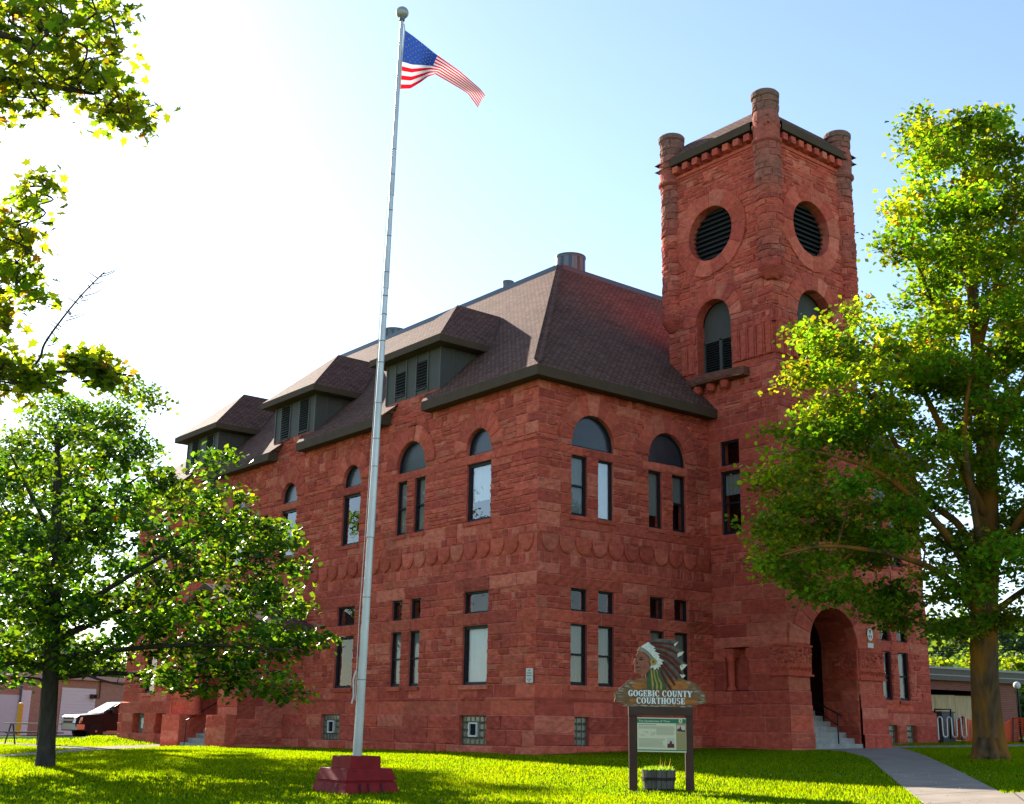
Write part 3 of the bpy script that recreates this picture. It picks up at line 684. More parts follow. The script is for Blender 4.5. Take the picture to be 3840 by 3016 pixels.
# above the roof: cut the round opening as rect rows
def upper(P, u0, u1, rects, arch, oc):
    br = []
    for (za, zb, sty, base) in up:
        zs = [za]
        if zb-za > .5:
            n = round((zb-za)/.25); zs = [za+(zb-za)*i/n for i in range(n)]
        for i, z in enumerate(zs):
            z2 = zs[i+1] if i+1 < len(zs) else zb
            cut = list(rects)
            uc, zc, ri, ro = oc; dz = max(abs(z-zc), abs(z2-zc))
            if dz < ro: hw = math.sqrt(ro*ro-dz*dz)-.04; cut.append((uc-hw, uc+hw, z, z2))
            wall(T, P, u0, u1, [(z, z2, sty, base)], cut, [arch], c0=True, c1=True)
upper(PTL, -TD, -TY, tl_rects[3:], bar, oar)
arF = ((br_[0]+br_[1])/2, brs, .95, 1.5)
upper(PTF, TX, TW, [(br_[0], br_[1], bz0, brs)], arF, (ocr, ocz-.05, ow, 1.55))
wall(T, PTF, TX, TWL, low, [(arc-arr-.02, arc+arr+.02, -2.7, asp)], [(arc, asp, arr, arr+.85)], c0=True, c1=True)
wall(T, Plane((TWL, 0, 0), (0, 1, 0), (1, 0, 0)), TY, .1, low, c0=True); T.quad((TX, TY, 8.7), (TWL, TY, 8.7), (TWL, TD, 8.7), (TX, TD, 8.7), 0, TONES[0]); T.quad((TW, TY, 8.5), (TW, TD, 8.5), (TW, TD, 18.2), (TW, TY, 18.2), 0, TONES[0]); T.quad((TX, TD, 8.5), (TW, TD, 8.5), (TW, TD, 18.2), (TX, TD, 18.2), 0, TONES[0])
for r_ in tl_rects[:3]: reveal(T, PTL, *r_, depth=.4)
reveal(T, PTL, *tl_rects[3], top=False, depth=.45); reveal(T, PTF, br_[0], br_[1], bz0, brs, top=False, depth=.45)
voussoirs(T, PTL, bar[0], bar[1], .75, 1.32, 9, ragged=.05); voussoirs(T, PTF, arF[0], arF[1], .95, 1.5, 9, ragged=.05)
voussoirs(T, PTL, ocl, ocz, ow, 1.55, 12, 0, 2*math.pi, ragged=.04); voussoirs(T, PTF, ocr, ocz-.05, ow, 1.55, 12, 0, 2*math.pi, ragged=.04)
voussoirs(T, PTF, arc, asp, arr, arr+.85, 11, ragged=.07)
# moulding and dentil course under the tower eave
for P, a, b in ((PTL, -TD, -TY), (PTF, TX, TW)):
    T.prism([(a, 17.74), (b, 17.74), (b, 17.86), (a, 17.86)], P, -.02, .09, 0, TONES[1]); T.prism([(a, 17.66), (b, 17.66), (b, 17.74), (a, 17.74)], P, -.02, .045, 0, TONES[3])
    T.prism([(a, 17.86), (b, 17.86), (b, 18.3), (a, 18.3)], P, -.02, .02, 0, TONES[5])
tower = T.build('tower', M['stone'], CH, tone=True)
D_ = MB()
for P, a, b in ((PTL, -TD+.62, -TY-.62), (PTF, TX+.62, TW-.62)):
    n = 8
    for i in range(n):
        u = a+(b-a)*(i+.0)/(n-1); t_ = tone_of()
        D_ = MB(); D_.prism([(u-.11, 17.9), (u+.11, 17.9), (u+.13, 18.02), (u+.11, 18.14), (u-.11, 18.14), (u-.13, 18.02)], P, 0, .30, 0, t_); D_.build('dentil', M['stone'], tower, tone=True)
# carved band with flutes under it, beside the belfry openings
FLU = MB()
def flutes(P, a, b, z0=10.42, z1=11.45):
    n = max(2, round((b-a)/.33))
    for i in range(n):
        u0_, u1_ = a+(b-a)*i/n+.02, a+(b-a)*(i+1)/n-.02; t_ = TONES[rnd.choice([0, 1, 3, 6])]; m_ = (u0_+u1_)/2
        FLU.prism([(u0_, z0), (u1_, z0), (u1_, z1), (u0_, z1)], P, .0, .075, 0, t_)
        FLU.prism([(u0_+.06, z0+.02), (u1_-.06, z0+.02), (u1_-.06, z1-.02), (u0_+.06, z1-.02)], P, .07, .11, 0, t_)
for P, fa, fb, a, b in ((PTL, 1.2, -TY, 1.18, -TY+.14), (PTL, -1.05, -.46, -1.1, -.42), (PTF, TX, br_[0]-.08, TX-.14, br_[0]-.04), (PTF, br_[1]+.08, TW, br_[1]+.04, TW+.1)):
    FLU = MB(); flutes(P, fa, fb); wall(FLU, P, a, b, [(11.47, 11.86, 'small', .06)])
    FLU.prism([(a, 11.45), (b, 11.45), (b, 11.86), (a, 11.86)], P, -.01, .062, 0, TONES[5])
    FLU.build('fluted_band', M['carved'], tower, tone=True)
# belfry balcony sill with bracket knobs
SB = MB()
pts = [(u, .32+.20*math.sin(math.pi*(u+.75)/2.6)) for u in np.linspace(-.75, 1.85, 15)]
vs = []; 
for zz, kx in ((9.86, .93), (9.93, 1.0), (10.1, 1.0), (10.14, .96)):
    for (u, d) in pts: vs.append(PTL(u+rnd.uniform(-.01, .01), zz+rnd.uniform(-.012, .012), d*kx+rnd.uniform(-.012, .012)))
    for (u, d) in pts[::-1]: vs.append(PTL(u, zz, 0))
n_ = 2*len(pts)
SB.add(vs, [(r_*n_+i, r_*n_+(i+1) % n_, (r_+1)*n_+(i+1) % n_, (r_+1)*n_+i) for r_ in range(3) for i in range(n_)]+[tuple(range(n_)), tuple(range(3*n_, 4*n_))], 0, (.2, .08, .055))
for u in (-.2, .35, .95): SB.lathe([(.02, -.34), (.13, -.27), (.17, -.12), (.16, 0)], PTL(u, 9.9, .19), 10, 0, TONES[0])
SB.build('balcony', M['carved'], tower, tone=True)
# louvered round openings and belfry openings
def oculus(P, uc, zc):
    B = MB(); B.add([P(*q, -.34) for q in ring(P, uc, zc, ow+.02, 28, 0, 2*math.pi)[:-1]], [tuple(range(28))], 1)
    n = 11
    for k in range(n):
        z = zc-ow+2*ow*(k+.5)/n; hw = math.sqrt(max(ow*ow-(z-zc)**2, .01))
        B.add([P(uc-hw, z+.08, -.32), P(uc+hw, z+.08, -.32), P(uc+hw, z-.05, -.2), P(uc-hw, z-.05, -.2), P(uc+hw, z-.075, -.205), P(uc-hw, z-.075, -.205)], [(0, 1, 2, 3), (3, 2, 4, 5)])
    B.build('round_louver', [M['louver'], M['void']], tower)
oculus(PTL, ocl, ocz); oculus(PTF, ocr, ocz-.05)
def belfry(P, a, b, zs, ri):
    B = MB(); uc = (a+b)/2; d = -.38; zm = 11.55
    B.add([P(b, zm, d)]+[], []); B.add([P(u, z, d) for u, z in [(b, zm)]+ring(P, uc, zs, ri, 20)+[(a, zm)]], [tuple(range(23))], 0)
    B.quad(P(a, bz0, d-.05), P(b, bz0, d-.05), P(b, zm, d-.05), P(a, zm, d-.05), 2)
    for (x0, x1, z0, z1) in ((uc-.06, uc+.06, bz0, zm), (a, b, zm-.05, zm+.03), (a, a+.05, bz0, zm), (b-.05, b, bz0, zm)): B.prism([(x0, z0), (x1, z0), (x1, z1), (x0, z1)], P, d-.04, d+.05, 0)
    for (x0, x1) in ((a+.05, uc-.06), (uc+.06, b-.05)):
        n = 15
        for k in range(n):
            z = bz0+(zm-.05-bz0)*(k+.5)/n; B.add([P(x0, z+.04, d-.04), P(x1, z+.04, d-.04), P(x1, z-.03, d+.02), P(x0, z-.03, d+.02)], [(0, 1, 2, 3)], 1)
    B.build('belfry_louver', [M['clad'], M['louver'], M['void']], tower)
belfry(PTL, bl[0], bl[1], bspr, .75); belfry(PTF, br_[0], br_[1], brs, .95)
window(tower, PTL, .5, 1.3, 7.08, 7.9, 'fixed'); window(tower, PTL, .5, 1.3, 4.85, 6.88, 'sash', blind='blind', drop=.35)
# blind niche with two stub columns
N_ = MB(); N_.quad(PTL(.4, 0, -.36), PTL(1.5, 0, -.36), PTL(1.5, 1.32, -.36), PTL(.4, 1.32, -.36), 0, TONES[5])
for (u, w_) in ((.62, .11), (1.42, .09)):
    N_.lathe([(w_*1.4, 0), (w_*1.4, .06), (w_, .12), (w_, .82), (w_*1.35, .93), (w_*1.35, 1.0)], PTL(u, .03, -.12), 14, 0, TONES[0])
N_.prism([(.45, 1.03), (.8, 1.03), (.8, 1.3), (.45, 1.3)], PTL, -.34, -.01, 0, TONES[0]); N_.prism([(1.3, 1.03), (1.45, 1.03), (1.45, 1.3), (1.3, 1.3)], PTL, -.34, -.01, 0, TONES[0])
N_.build('niche', M['stone'], tower, tone=True)
# corner turrets
def turret(x, y, zb, zt, ztop_tone, rr=.36):
    B = MB(); P = Cyl((x, y, 0), rr); full = 2*math.pi*rr
    wall(B, P, 0, full, [(zb, 17.6, 'ring', .02)])
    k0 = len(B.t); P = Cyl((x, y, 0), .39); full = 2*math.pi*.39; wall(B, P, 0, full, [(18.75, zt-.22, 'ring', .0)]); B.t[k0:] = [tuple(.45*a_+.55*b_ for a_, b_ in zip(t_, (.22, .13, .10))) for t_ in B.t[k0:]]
    B.lathe([(.43, 17.6), (.5, 17.66), (.5, 17.74), (.44, 17.8), (.43, 17.9), (.45, 18.25), (.46, 18.5), (.44, 18.62), (.41, 18.76)], (x, y, 0), 20, 0, TONES[3])
    for k in range(10):
        a = 2*math.pi*k/10; B.ball((x+.42*math.cos(a), y+.42*math.sin(a), 18.22+.1*(k % 2)), .09, 0, tone_of(), 7, 5)
    B.lathe([(.42, zt-.24), (.47, zt-.2), (.48, zt-.06), (.43, zt), (.05, zt+.01)], (x, y, 0), 20, 0, ztop_tone)
    for s_ in (0, 1):
        pass
    B.lathe([(.05, zb-.42), (.2, zb-.38), (.33, zb-.2), (.42, zb-.04), (.44, zb), (.42, zb+.05)], (x, y, 0), 18, 0, TONES[5])
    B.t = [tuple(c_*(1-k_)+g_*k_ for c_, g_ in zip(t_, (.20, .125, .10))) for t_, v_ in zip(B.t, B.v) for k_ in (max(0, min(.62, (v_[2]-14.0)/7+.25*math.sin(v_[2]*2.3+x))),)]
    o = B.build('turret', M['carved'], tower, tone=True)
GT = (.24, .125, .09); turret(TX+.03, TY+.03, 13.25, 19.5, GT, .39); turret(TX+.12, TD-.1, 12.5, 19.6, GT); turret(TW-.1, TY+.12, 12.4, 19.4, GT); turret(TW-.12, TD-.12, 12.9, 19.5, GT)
# carved bracket knobs below the near turret
for P, u in ((PTL, -TY-.23), (PTF, TX+.23)): K = MB(); K.ball(P(u, 13.1, .1), .2, 0, TONES[5], 12, 8, (1, 1, .8)); K.build('corbel', M['carved'], tower, tone=True)
# tower roof
R_ = MB(); e = .34; zf0, zf1 = 18.2, 18.48; h = .85
xa, xb, ya, yb = TX-e, TW+e, TY-e, TD+e
for (p, q, U, V) in (((xa, ya), (xa, yb), (0, 1, 0), (1, 0, 1)), ((xa, ya), (xb, ya), (1, 0, 0), (0, 1, 1)), ((xb, ya), (xb, yb), (0, 1, 0), (-1, 0, 1)), ((xa, yb), (xb, yb), (1, 0, 0), (0, -1, 1))):
    def ins(c): return (c[0]+(h if c[0] == xa else -h), c[1]+(h if c[1] == ya else -h))
    R_.uvquad([(*p, zf1), (*q, zf1), (*ins(q), zf1+h), (*ins(p), zf1+h)], Vector(U), Vector(V).normalized(), (0, 0, 0))
R_.uvquad([(xa+h, ya+h, zf1+h), (xb-h, ya+h, zf1+h), (xb-h, yb-h, zf1+h), (xa+h, yb-h, zf1+h)], Vector((1, 0, 0)), Vector((0, 1, 0)), (0, 0, 0))
tr = R_.build('tower_roof', M['shingle'], tower)
F_ = MB()
for (p, q) in (((xa, ya+.75), (xa, yb-.75)), ((xa+.75, ya), (xb-.75, ya)), ((xb, ya+.75), (xb, yb-.75)), ((xa+.75, yb), (xb-.75, yb))):
    F_ = MB(); F_.quad((*p, zf0), (*q, zf0), (*q, zf1+.012), (*p, zf1+.012)); F_.build('tower_fascia', M['fascia'], tower)
F_ = MB(); F_.quad((xa, ya, zf0+.03), (xb, ya, zf0+.03), (xb, yb, zf0+.03), (xa, yb, zf0+.03))
F_.build('tower_soffit', M['fascia'], tower)
# entrance arch: carved imposts, passage, steps, rail
def impost(u0_, u1_, P):
    I = MB()
    wall(I, P, u0_, u1_, [(.80, 1.30, 'small', .08)])
    I.prism([(u0_, .45), (u1_, .45), (u1_, 1.31), (u0_, 1.31)], P, -.01, .075, 0, TONES[0])
    I.prism([(u0_-.04, .44), (u1_+.04, .44), (u1_+.04, .50), (u0_-.04, .50)], P, 0, .13, 0, TONES[3]); I.prism([(u0_-.03, 1.3), (u1_+.03, 1.3), (u1_+.03, 1.36), (u0_-.03, 1.36)], P, 0, .12, 0, TONES[0])
    n = max(1, round((u1_-u0_)/.17))
    for i in range(n):
        u = u0_+(u1_-u0_)*(i+.5)/n
        q = ring(P, u, .66, .062, 12, 0, 2*math.pi)[:-1]; q2 = ring(P, u, .66, .04, 12, 0, 2*math.pi)[:-1]
        I.add([P(*a, .078) for a in q]+[P(*a, .115) for a in q]+[P(*a, .115) for a in q2]+[P(*a, .08) for a in q2], [(k*12+j, k*12+(j+1) % 12, (k+1)*12+(j+1) % 12, (k+1)*12+j) for k in range(3) for j in range(12)], 0, TONES[6])
    for k in range(int((u1_-u0_)*26)):
        I.ball(P(rnd.uniform(u0_+.04, u1_-.04), rnd.uniform(.86, 1.25), .085), rnd.uniform(.035, .075), 0, tone_of(), 6, 4, (1, 1, .8))
    I.build('carved_impost', M['carved'], tower, tone=True)
impost(TX-.08, arc-arr, PTF); impost(arc+arr, TWL+.08, PTF); impost(-TY-.62, -TY+.08, PTL)
PJ = Plane((arc+arr, 0, 0), (0, 1, 0), (-1, 0, 0)); impost(TY-.05, TY+.9, PJ)
PS = MB(); y1_ = TY+1.35; y2 = TY+4.2
PJL = Plane((arc-arr, 0, 0), (0, 1, 0), (1, 0, 0))
wall(PS, PJ, TY, y1_, [(-2.6, asp, 'big', .0)]); wall(PS, PJL, TY, y1_, [(-2.6, asp, 'big', .0)])
for i in range(16):
    a0, a1 = math.pi*i/16, math.pi*(i+1)/16
    f = lambda a, y: (arc+(arr+.01)*math.cos(a), y, asp+(arr+.01)*math.sin(a)); PS.quad(f(a0, TY+.2), f(a1, TY+.2), f(a1, y1_), f(a0, y1_), 0, tone_of())
PS.build('entrance_passage', M['stone'], tower, tone=True)
VB = MB(); xa_, xb_ = arc-arr-.5, arc+arr+.6; zb0, zb1 = -2.6, 2.9
VB.quad((xa_, y1_, zb0), (xa_, y2, zb0), (xa_, y2, zb1), (xa_, y1_, zb1)); VB.quad((xb_, y1_, zb0), (xb_, y2, zb0), (xb_, y2, zb1), (xb_, y1_, zb1)); VB.quad((xa_, y1_, zb1), (xb_, y1_, zb1), (xb_, y2, zb1), (xa_, y2, zb1)); VB.quad((xa_, y2, zb0), (xb_, y2, zb0), (xb_, y2, zb1), (xa_, y2, zb1))
VB.build('vestibule', mat('shade_dark_vestibule', (.06, .02, .015), .6, noise=.2), tower)  # shade of the deep passage put into the wall colour
PB = Plane((0, y2-.03, 0), (1, 0, 0), (0, -1, 0))
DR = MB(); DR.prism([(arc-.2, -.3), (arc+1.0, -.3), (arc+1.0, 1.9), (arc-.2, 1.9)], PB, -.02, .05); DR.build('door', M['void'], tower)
ST = MB(); g0 = gz(arc, TY)-.05
for k in range(8):
    y0_ = TY-.05+.29*k; ST.box((arc-arr+.01, y0_, g0-.2), (arc+arr-.01, y2-.05, g0+.05+.165*(k+1)-.0))
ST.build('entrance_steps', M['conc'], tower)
HR = MB(); px = arc+.02; gy = TY-.02
p0 = Vector((px, gy, g0)); 
HR.tube([p0, p0+Vector((0, 0, 1.12))], .022, 8); HR.tube([p0+Vector((.0, -.14, 1.03)), p0+Vector((0, 0, 1.1)), p0+Vector((0, .9, 1.5)), p0+Vector((0, 2.1, 2.2))], .022, 8)
HR.tube([p0+Vector((0, 0, .75)), p0+Vector((0, 2.1, 1.95))], .016, 8); HR.build('handrail', M['black'], tower)

# ---- side porch
PO = MB(); X0 = -1.9
PP = Plane((X0, 0, 0), (0, 1, 0), (-1, 0, 0)); PQ = Plane((0, porch0, 0), (1, 0, 0), (0, -1, 0)); PQ2 = Plane((0, porch1, 0), (1, 0, 0), (0, 1, 0))
wall(PO, PP, porch0, porch1, [(-2.7, -.95, 'big', .0), (-.95, 2.3, 'big', -.05)], [(15.55, 17.75, -2.7, 1.0)], [(16.65, 1.0, 1.1, 1.7)], c0=True, c1=True)
voussoirs(PO, PP, 16.65, 1.0, 1.1, 1.7, 9)
wall(PO, PQ, X0, 0, [(-2.7, 2.3, 'big', .0)], c0=True); wall(PO, PQ2, X0, 0, [(-2.7, 2.3, 'big', .0)], c0=True)
PO.quad((X0+.4, 15.55, -2.6), (0, 15.55, -2.6), (0, 15.55, 1.2), (X0+.4, 15.55, 1.2), 0, TONES[0]); PO.quad((X0, 17.75, -2.6), (0, 17.75, -2.6), (0, 17.75, 1.2), (X0, 17.75, 1.2), 0, TONES[0])
PO.quad((X0, 15.55, -2.6), (X0+.4, 15.55, -2.6), (X0+.4, 15.55, 1.2), (X0, 15.55, 1.2), 0, TONES[0])
for (a, b) in ((14.0, 15.5), (17.8, 19.3)): wall(PO, Plane((X0-.35, 0, 0), (0, 1, 0), (-1, 0, 0)), a, b, [(-2.7, -.95, 'base', .0)], c0=True, c1=True); PO.box((X0-.38, a-.03, -2.7), (X0+.02, b+.03, -.93), 0, TONES[1])
PO.lathe([(.28, -.93), (.28, -.8), (.2, -.7), (.18, .7), (.28, .95), (.28, 1.1)], (X0+.15, 17.6, 0), 16, 0, TONES[0])
PO.add([(X0, porch0, 2.25), (X0, porch1, 2.25), (X0, 16.65, 3.55)], [(0, 1, 2)], 0, TONES[0])
porch = PO.build('side_porch', M['stone'], CH, tone=True)
PR = MB(); ea, eb = 12.2, 21.1; za, zp = 2.15, 3.85
v1 = Vector((0, 16.65-ea, zp-za)).normalized()
PR.uvquad([(X0-.35, ea, za), (0, ea, za), (0, 16.65, zp), (X0-.35, 16.65, zp)], Vector((1, 0, 0)), v1, (0, ea, za)); PR.uvquad([(X0-.35, eb, za), (0, eb, za), (0, 16.65, zp), (X0-.35, 16.65, zp)], Vector((1, 0, 0)), Vector((0, -v1.y, v1.z)), (0, eb, za))
PR.build('porch_roof', M['shingle'], porch)
FB = MB(); FB.add([(X0-.35, ea, za-.14), (X0-.35, ea, za+.01), (X0-.35, 16.65, zp+.01), (X0-.35, eb, za+.01), (X0-.35, eb, za-.14), (X0-.35, 16.65, zp-.16)], [(0, 1, 2, 5), (5, 2, 3, 4)]); FB.quad((X0-.35, ea, za-.14), (0, ea, za-.14), (0, ea, za+.01), (X0-.35, ea, za+.01)); FB.build('porch_fascia', M['fascia'], porch)
SS = MB(); gp = gz(X0-.4, 16.6)-.05
for k in range(6): SS.box((X0-.3+.3*k, 15.57, gp-.2), (.5, 17.73, gp+.05+.165*(k+1)))
SS.build('porch_steps', M['conc'], porch)
PD = MB(); PD.box((.05, 15.7, -1.2), (.3, 17.5, 1.0)); PD.build('porch_door', M['void'], porch)
PH = MB(); q = Vector((X0-.3, 17.35, gp)); PH.tube([q, q+Vector((0, 0, 1.0)), q+Vector((1.5, 0, 1.85))], .02, 6); PH.build('porch_handrail', M['black'], porch)
# ================================================================ GROUND
def hit(x, y, lo=6.0, hi=120.0):
    """where the measured line of sight meets the ground"""
    r_ = ray(x, y); f = lambda t: CAM[2]+r_[2]*t-gz(CAM[0]+r_[0]*t, CAM[1]+r_[1]*t)
    t = lo; st = .5
    while t < hi and f(t) > 0: t += st
    a, b = t-st, t
    for _ in range(30):
        m_ = (a+b)/2
        if f(m_) > 0: a = m_
        else: b = m_
    return Vector((CAM[0]+r_[0]*b, CAM[1]+r_[1]*b, 0))
gm = mat('lawn_soil', (0.045, 0.10, 0.010), 0.95, spec=0.0, noise=.35, nscale=1.2, bump=.5, bscale=30)
near = np.concatenate([[-900, -500, -250, -150, -110, -85], np.arange(-70, 80.01, 1.0), [90, 110, 150, 250, 500, 1000]])
X_, Y_ = np.meshgrid(near, near, indexing='ij'); Z_ = gz(X_, Y_)
nx = len(near); V = np.stack([X_.ravel(), Y_.ravel(), Z_.ravel()], 1)
ii, jj = np.meshgrid(np.arange(nx-1), np.arange(nx-1), indexing='ij'); a = (ii*nx+jj).ravel()
lawn = np_mesh('lawn', V, np.stack([a, a+nx, a+nx+1, a+1], 1), gm); struct(lawn)
for p in lawn.data.polygons: p.use_smooth = True

PATHS = []
def path(name, left, right, m, up=.02, n=60):
    L_ = [hit(*p) for p in left]; R__ = [hit(*p) for p in right]
    def res(pts):
        pts = [np.array(p[:2]) for p in pts]; s_ = [0]
        for q, r_ in zip(pts[:-1], pts[1:]): s_.append(s_[-1]+np.linalg.norm(r_-q))
        t = np.linspace(0, s_[-1], n); P_ = np.array(pts); return np.stack([np.interp(t, s_, P_[:, 0]), np.interp(t, s_, P_[:, 1])], 1)
    A_, B_ = res(L_), res(R__); B = MB(); k = 5; vs = []
    for i in range(n):
        for j in range(k): q = A_[i]+(B_[i]-A_[i])*j/(k-1); vs.append((q[0], q[1], gz(q[0], q[1])+up))
    vs2 = vs+[(v[0], v[1], v[2]-.15) for v in vs]
    B.add(vs2, [(i*k+j, (i+1)*k+j, (i+1)*k+j+1, i*k+j+1) for i in range(n-1) for j in range(k-1)]+
          [(i*k, (i+1)*k, (i+1)*k+n*k, i*k+n*k) for i in range(n-1)]+[(i*k+k-1, (i+1)*k+k-1, (i+1)*k+k-1+n*k, i*k+k-1+n*k) for i in range(n-1)])
    PATHS.append(np.concatenate([A_, B_[::-1]]))
    mid = (A_+B_)/2; acc = 0; last = 0                      # scored joints across the slabs
    for i in range(1, n-1):
        acc += np.linalg.norm(mid[i]-mid[i-1])
        if acc-last > 1.45 and m is not M['asphalt']:
            last = acc; t = mid[i+1]-mid[i-1]; t = t/np.linalg.norm(t)*.016; pa, pb_ = A_[i], B_[i]
            for f0 in range(4):
                q0, q1 = pa+(pb_-pa)*f0/4, pa+(pb_-pa)*(f0+1)/4
                B.add([(q0[0]-t[0], q0[1]-t[1], gz(*q0)+up+.004), (q0[0]+t[0], q0[1]+t[1], gz(*q0)+up+.004), (q1[0]+t[0], q1[1]+t[1], gz(*q1)+up+.004), (q1[0]-t[0], q1[1]-t[1], gz(*q1)+up+.004)], [(0, 1, 2, 3)], 1)
    return struct(B.build(name, [m, M['joint']]))
M['joint'] = mat('dirty_joint', (.10, .085, .065), .95)
def _unused(): pass
def inpoly(px, py, poly):
    c = np.zeros(len(px), bool); n = len(poly)
    for i in range(n):
        x1_, y1_ = poly[i]; x2_, y2_ = poly[i-1]
        k = ((y1_ > py) != (y2_ > py)) & (px < (x2_-x1_)*(py-y1_)/(y2_-y1_+1e-12)+x1_); c ^= k
    return c
path('path', [(1715, 1592), (1790, 1597), (1845, 1612), (1880, 1642), (1925, 1678), (1990, 1730)], [(1905, 1589), (1935, 1596), (1990, 1618), (2050, 1646), (2120, 1682), (2200, 1722)], M['pave'])
path('path', [(1890, 1590.5), (2000, 1589.5), (2120, 1588), (2300, 1585)], [(1890, 1586), (2000, 1585.5), (2120, 1584.2), (2300, 1581.5)], M['pave'], .026)
path('path', [(2040, 1702), (2110, 1690), (2175, 1687), (2300, 1686)], [(2040, 1722), (2110, 1719), (2175, 1716), (2300, 1714)], M['pave'], .030)
path('path', [(352, 1580.5), (250, 1585), (185, 1590), (118, 1597), (0, 1605.5), (-90, 1613)], [(420, 1584.5), (300, 1590), (185, 1596.5), (118, 1601.5), (0, 1609.5), (-90, 1617)], M['pave'])
path('path', [(200, 1588.5), (118, 1584.5), (0, 1578), (-100, 1574)], [(200, 1593.5), (118, 1589), (0, 1582), (-100, 1577.5)], M['pave'], .026)
path('driveway', [(-150, 1564), (60, 1562), (180, 1560), (285, 1558.5)], [(-150, 1573), (60, 1572), (180, 1568), (285, 1563.5)], M['asphalt'], .012)

# unseen street and pavement behind the view; pale street added to bounce light
def flat(name, x0, x1_, y0, y1_, m, up):
    B = MB(); T2 = Matrix.Rotation(-YAW, 3, 'Z'); n = 12; vs = []
    for i in range(n+1):
        for j in range(n+1): p = Vector((CAM[0], CAM[1], 0))+T2 @ Vector((x0+(x1_-x0)*i/n, y0+(y1_-y0)*j/n, 0)); vs.append((p.x, p.y, gz(p.x, p.y)+up))
    B.add(vs, [(i*(n+1)+j, (i+1)*(n+1)+j, (i+1)*(n+1)+j+1, i*(n+1)+j+1) for i in range(n) for j in range(n)]); return struct(B.build(name, m))
flat('pavement', -90, 90, -1.2, 1.0, bpy.data.materials['concrete'], .05); flat('bounce_road', -90, 90, -34, -2.2, mat('pale_bounce_road', (.42, .40, .37), .9, spec=.02, noise=.1), .03)
# ---- grass blades over the lawn
gmat = leaf_mat('grass_blade', 1.0, 1.0, .0, (.45, .75, .5), (3.35, 2.85, .45))
def grass(N, d0, d1, x0, x1, hs):
    d = rng.uniform(d0, d1, N); x = rng.uniform(x0, x1, N)
    dirs = _fw[None]+_r2[None]*((x*KD-1920)/FPX)[:, None]; px = CAM[0]+dirs[:, 0]*d; py = CAM[1]+dirs[:, 1]*d
    ok = ~((px > -.12) & (px < 20) & (py > -.12) & (py < 29)); ok &= ~((px > 7.1) & (px < 12.1) & (py > -3.05) & (py < 1)); ok &= ~((px > -2.3) & (px < .1) & (py > 13.8) & (py < 19.5))
    for P_ in PATHS: ok &= ~inpoly(px+rng.normal(0, .02, N), py+rng.normal(0, .02, N), P_)
    px, py, d = px[ok], py[ok], d[ok]; n = len(px); z = gz(px, py)
    a = rng.uniform(0, 2*np.pi, n); w_ = (.006+.0008*d)*rng.uniform(.6, 1.3, n); 
    pat = .5+.5*np.sin(px*.9+1.7*np.sin(py*.6))*np.sin(py*.8+1.3*np.sin(px*.5))
    h = hs*rng.uniform(.5, 1.25, n)*(.8+.35*pat); ln = rng.uniform(0, 2*np.pi, n); lean = h*rng.uniform(0, .7, n)
    V = np.zeros((n, 3, 3)); V[:, 0] = np.stack([px-np.cos(a)*w_/2, py-np.sin(a)*w_/2, z-.005], 1); V[:, 1] = np.stack([px+np.cos(a)*w_/2, py+np.sin(a)*w_/2, z-.005], 1)
    V[:, 2] = np.stack([px+np.cos(ln)*lean, py+np.sin(ln)*lean, z+h], 1)
    t = np.stack([.092+.028*pat, .165+.012*pat, .003+0*pat], 1)*rng.uniform(.65, 1.25, (n, 1))
    dry = rng.random(n) < .04; t[dry] = (.2, .18, .06)
    return V.reshape(-1, 3), np.repeat(t, 3, 0)
g1 = grass(330000, 16.0, 46, -120, 2300, .046); g2 = grass(40000, 44, 75, -150, 520, .07); g3 = grass(20000, 34, 56, 1880, 2300, .06)
V = np.concatenate([g[0] for g in (g1, g2, g3)]); T_ = np.concatenate([g[1] for g in (g1, g2, g3)])
go = np_mesh('grass', V, np.arange(len(V)).reshape(-1, 3), gmat, T_); tag(go, 'short bright green grass of the mown lawn', 'grass', kind='stuff')
# clover heads in the grass
n = 300; x = rng.uniform(950, 2050, n); d = rng.uniform(17, 27, n); B = MB()
for xi, di in zip(x, d):
    dr = _fw+_r2*((xi*KD-1920)/FPX); px, py = CAM[0]+dr[0]*di, CAM[1]+dr[1]*di
    if math.sin(px*.7+1)*math.sin(py*.9) < -.1: continue
    z = gz(px, py)+rnd.uniform(.05, .075); r_ = rnd.uniform(.008, .014)
    B.add([(px+r_, py, z), (px, py+r_, z), (px-r_, py, z), (px, py-r_, z), (px, py, z+r_), (px, py, z-r_)], [(0, 1, 4), (1, 2, 4), (2, 3, 4), (3, 0, 4), (0, 1, 5), (1, 2, 5), (2, 3, 5), (3, 0, 5)])
co = B.build('clover_flowers', mat('clover_white', (.42, .42, .33), .8)); tag(co, 'tiny white clover heads scattered through the lawn', 'flowers', kind='stuff')

# ================================================================ FLAGPOLE
pb = hit(753, 1687); pbx, pby = pb.x+.42-.10, pb.y+.42+.08; g = gz(pbx, pby)-.06
FP = thing('flagpole', 'tall white metal flagpole with ball top on a stepped maroon base', 'flagpole', (pbx, pby, g))
B = MB()
def frust(h0, h1, s0, s1):
    s0 *= 1.08; s1 *= 1.08
    B.add([(-s0, -s0, h0), (s0, -s0, h0), (s0, s0, h0), (-s0, s0, h0), (-s1, -s1, h1), (s1, -s1, h1), (s1, s1, h1), (-s1, s1, h1)],
          [(0, 1, 5, 4), (1, 2, 6, 5), (2, 3, 7, 6), (3, 0, 4, 7), (4, 5, 6, 7)])
def bev(h0, h1, s0, s1, c=.012):
    frust(h0, h1-c, s0, s1+.0); frust(h1-c, h1, s1, s1-c)
bev(-.2, .225, .56, .46); bev(.225, .255, .44, .43, .002)
bev(.255, .445, .465, .405); bev(.445, .64, .278, .275)
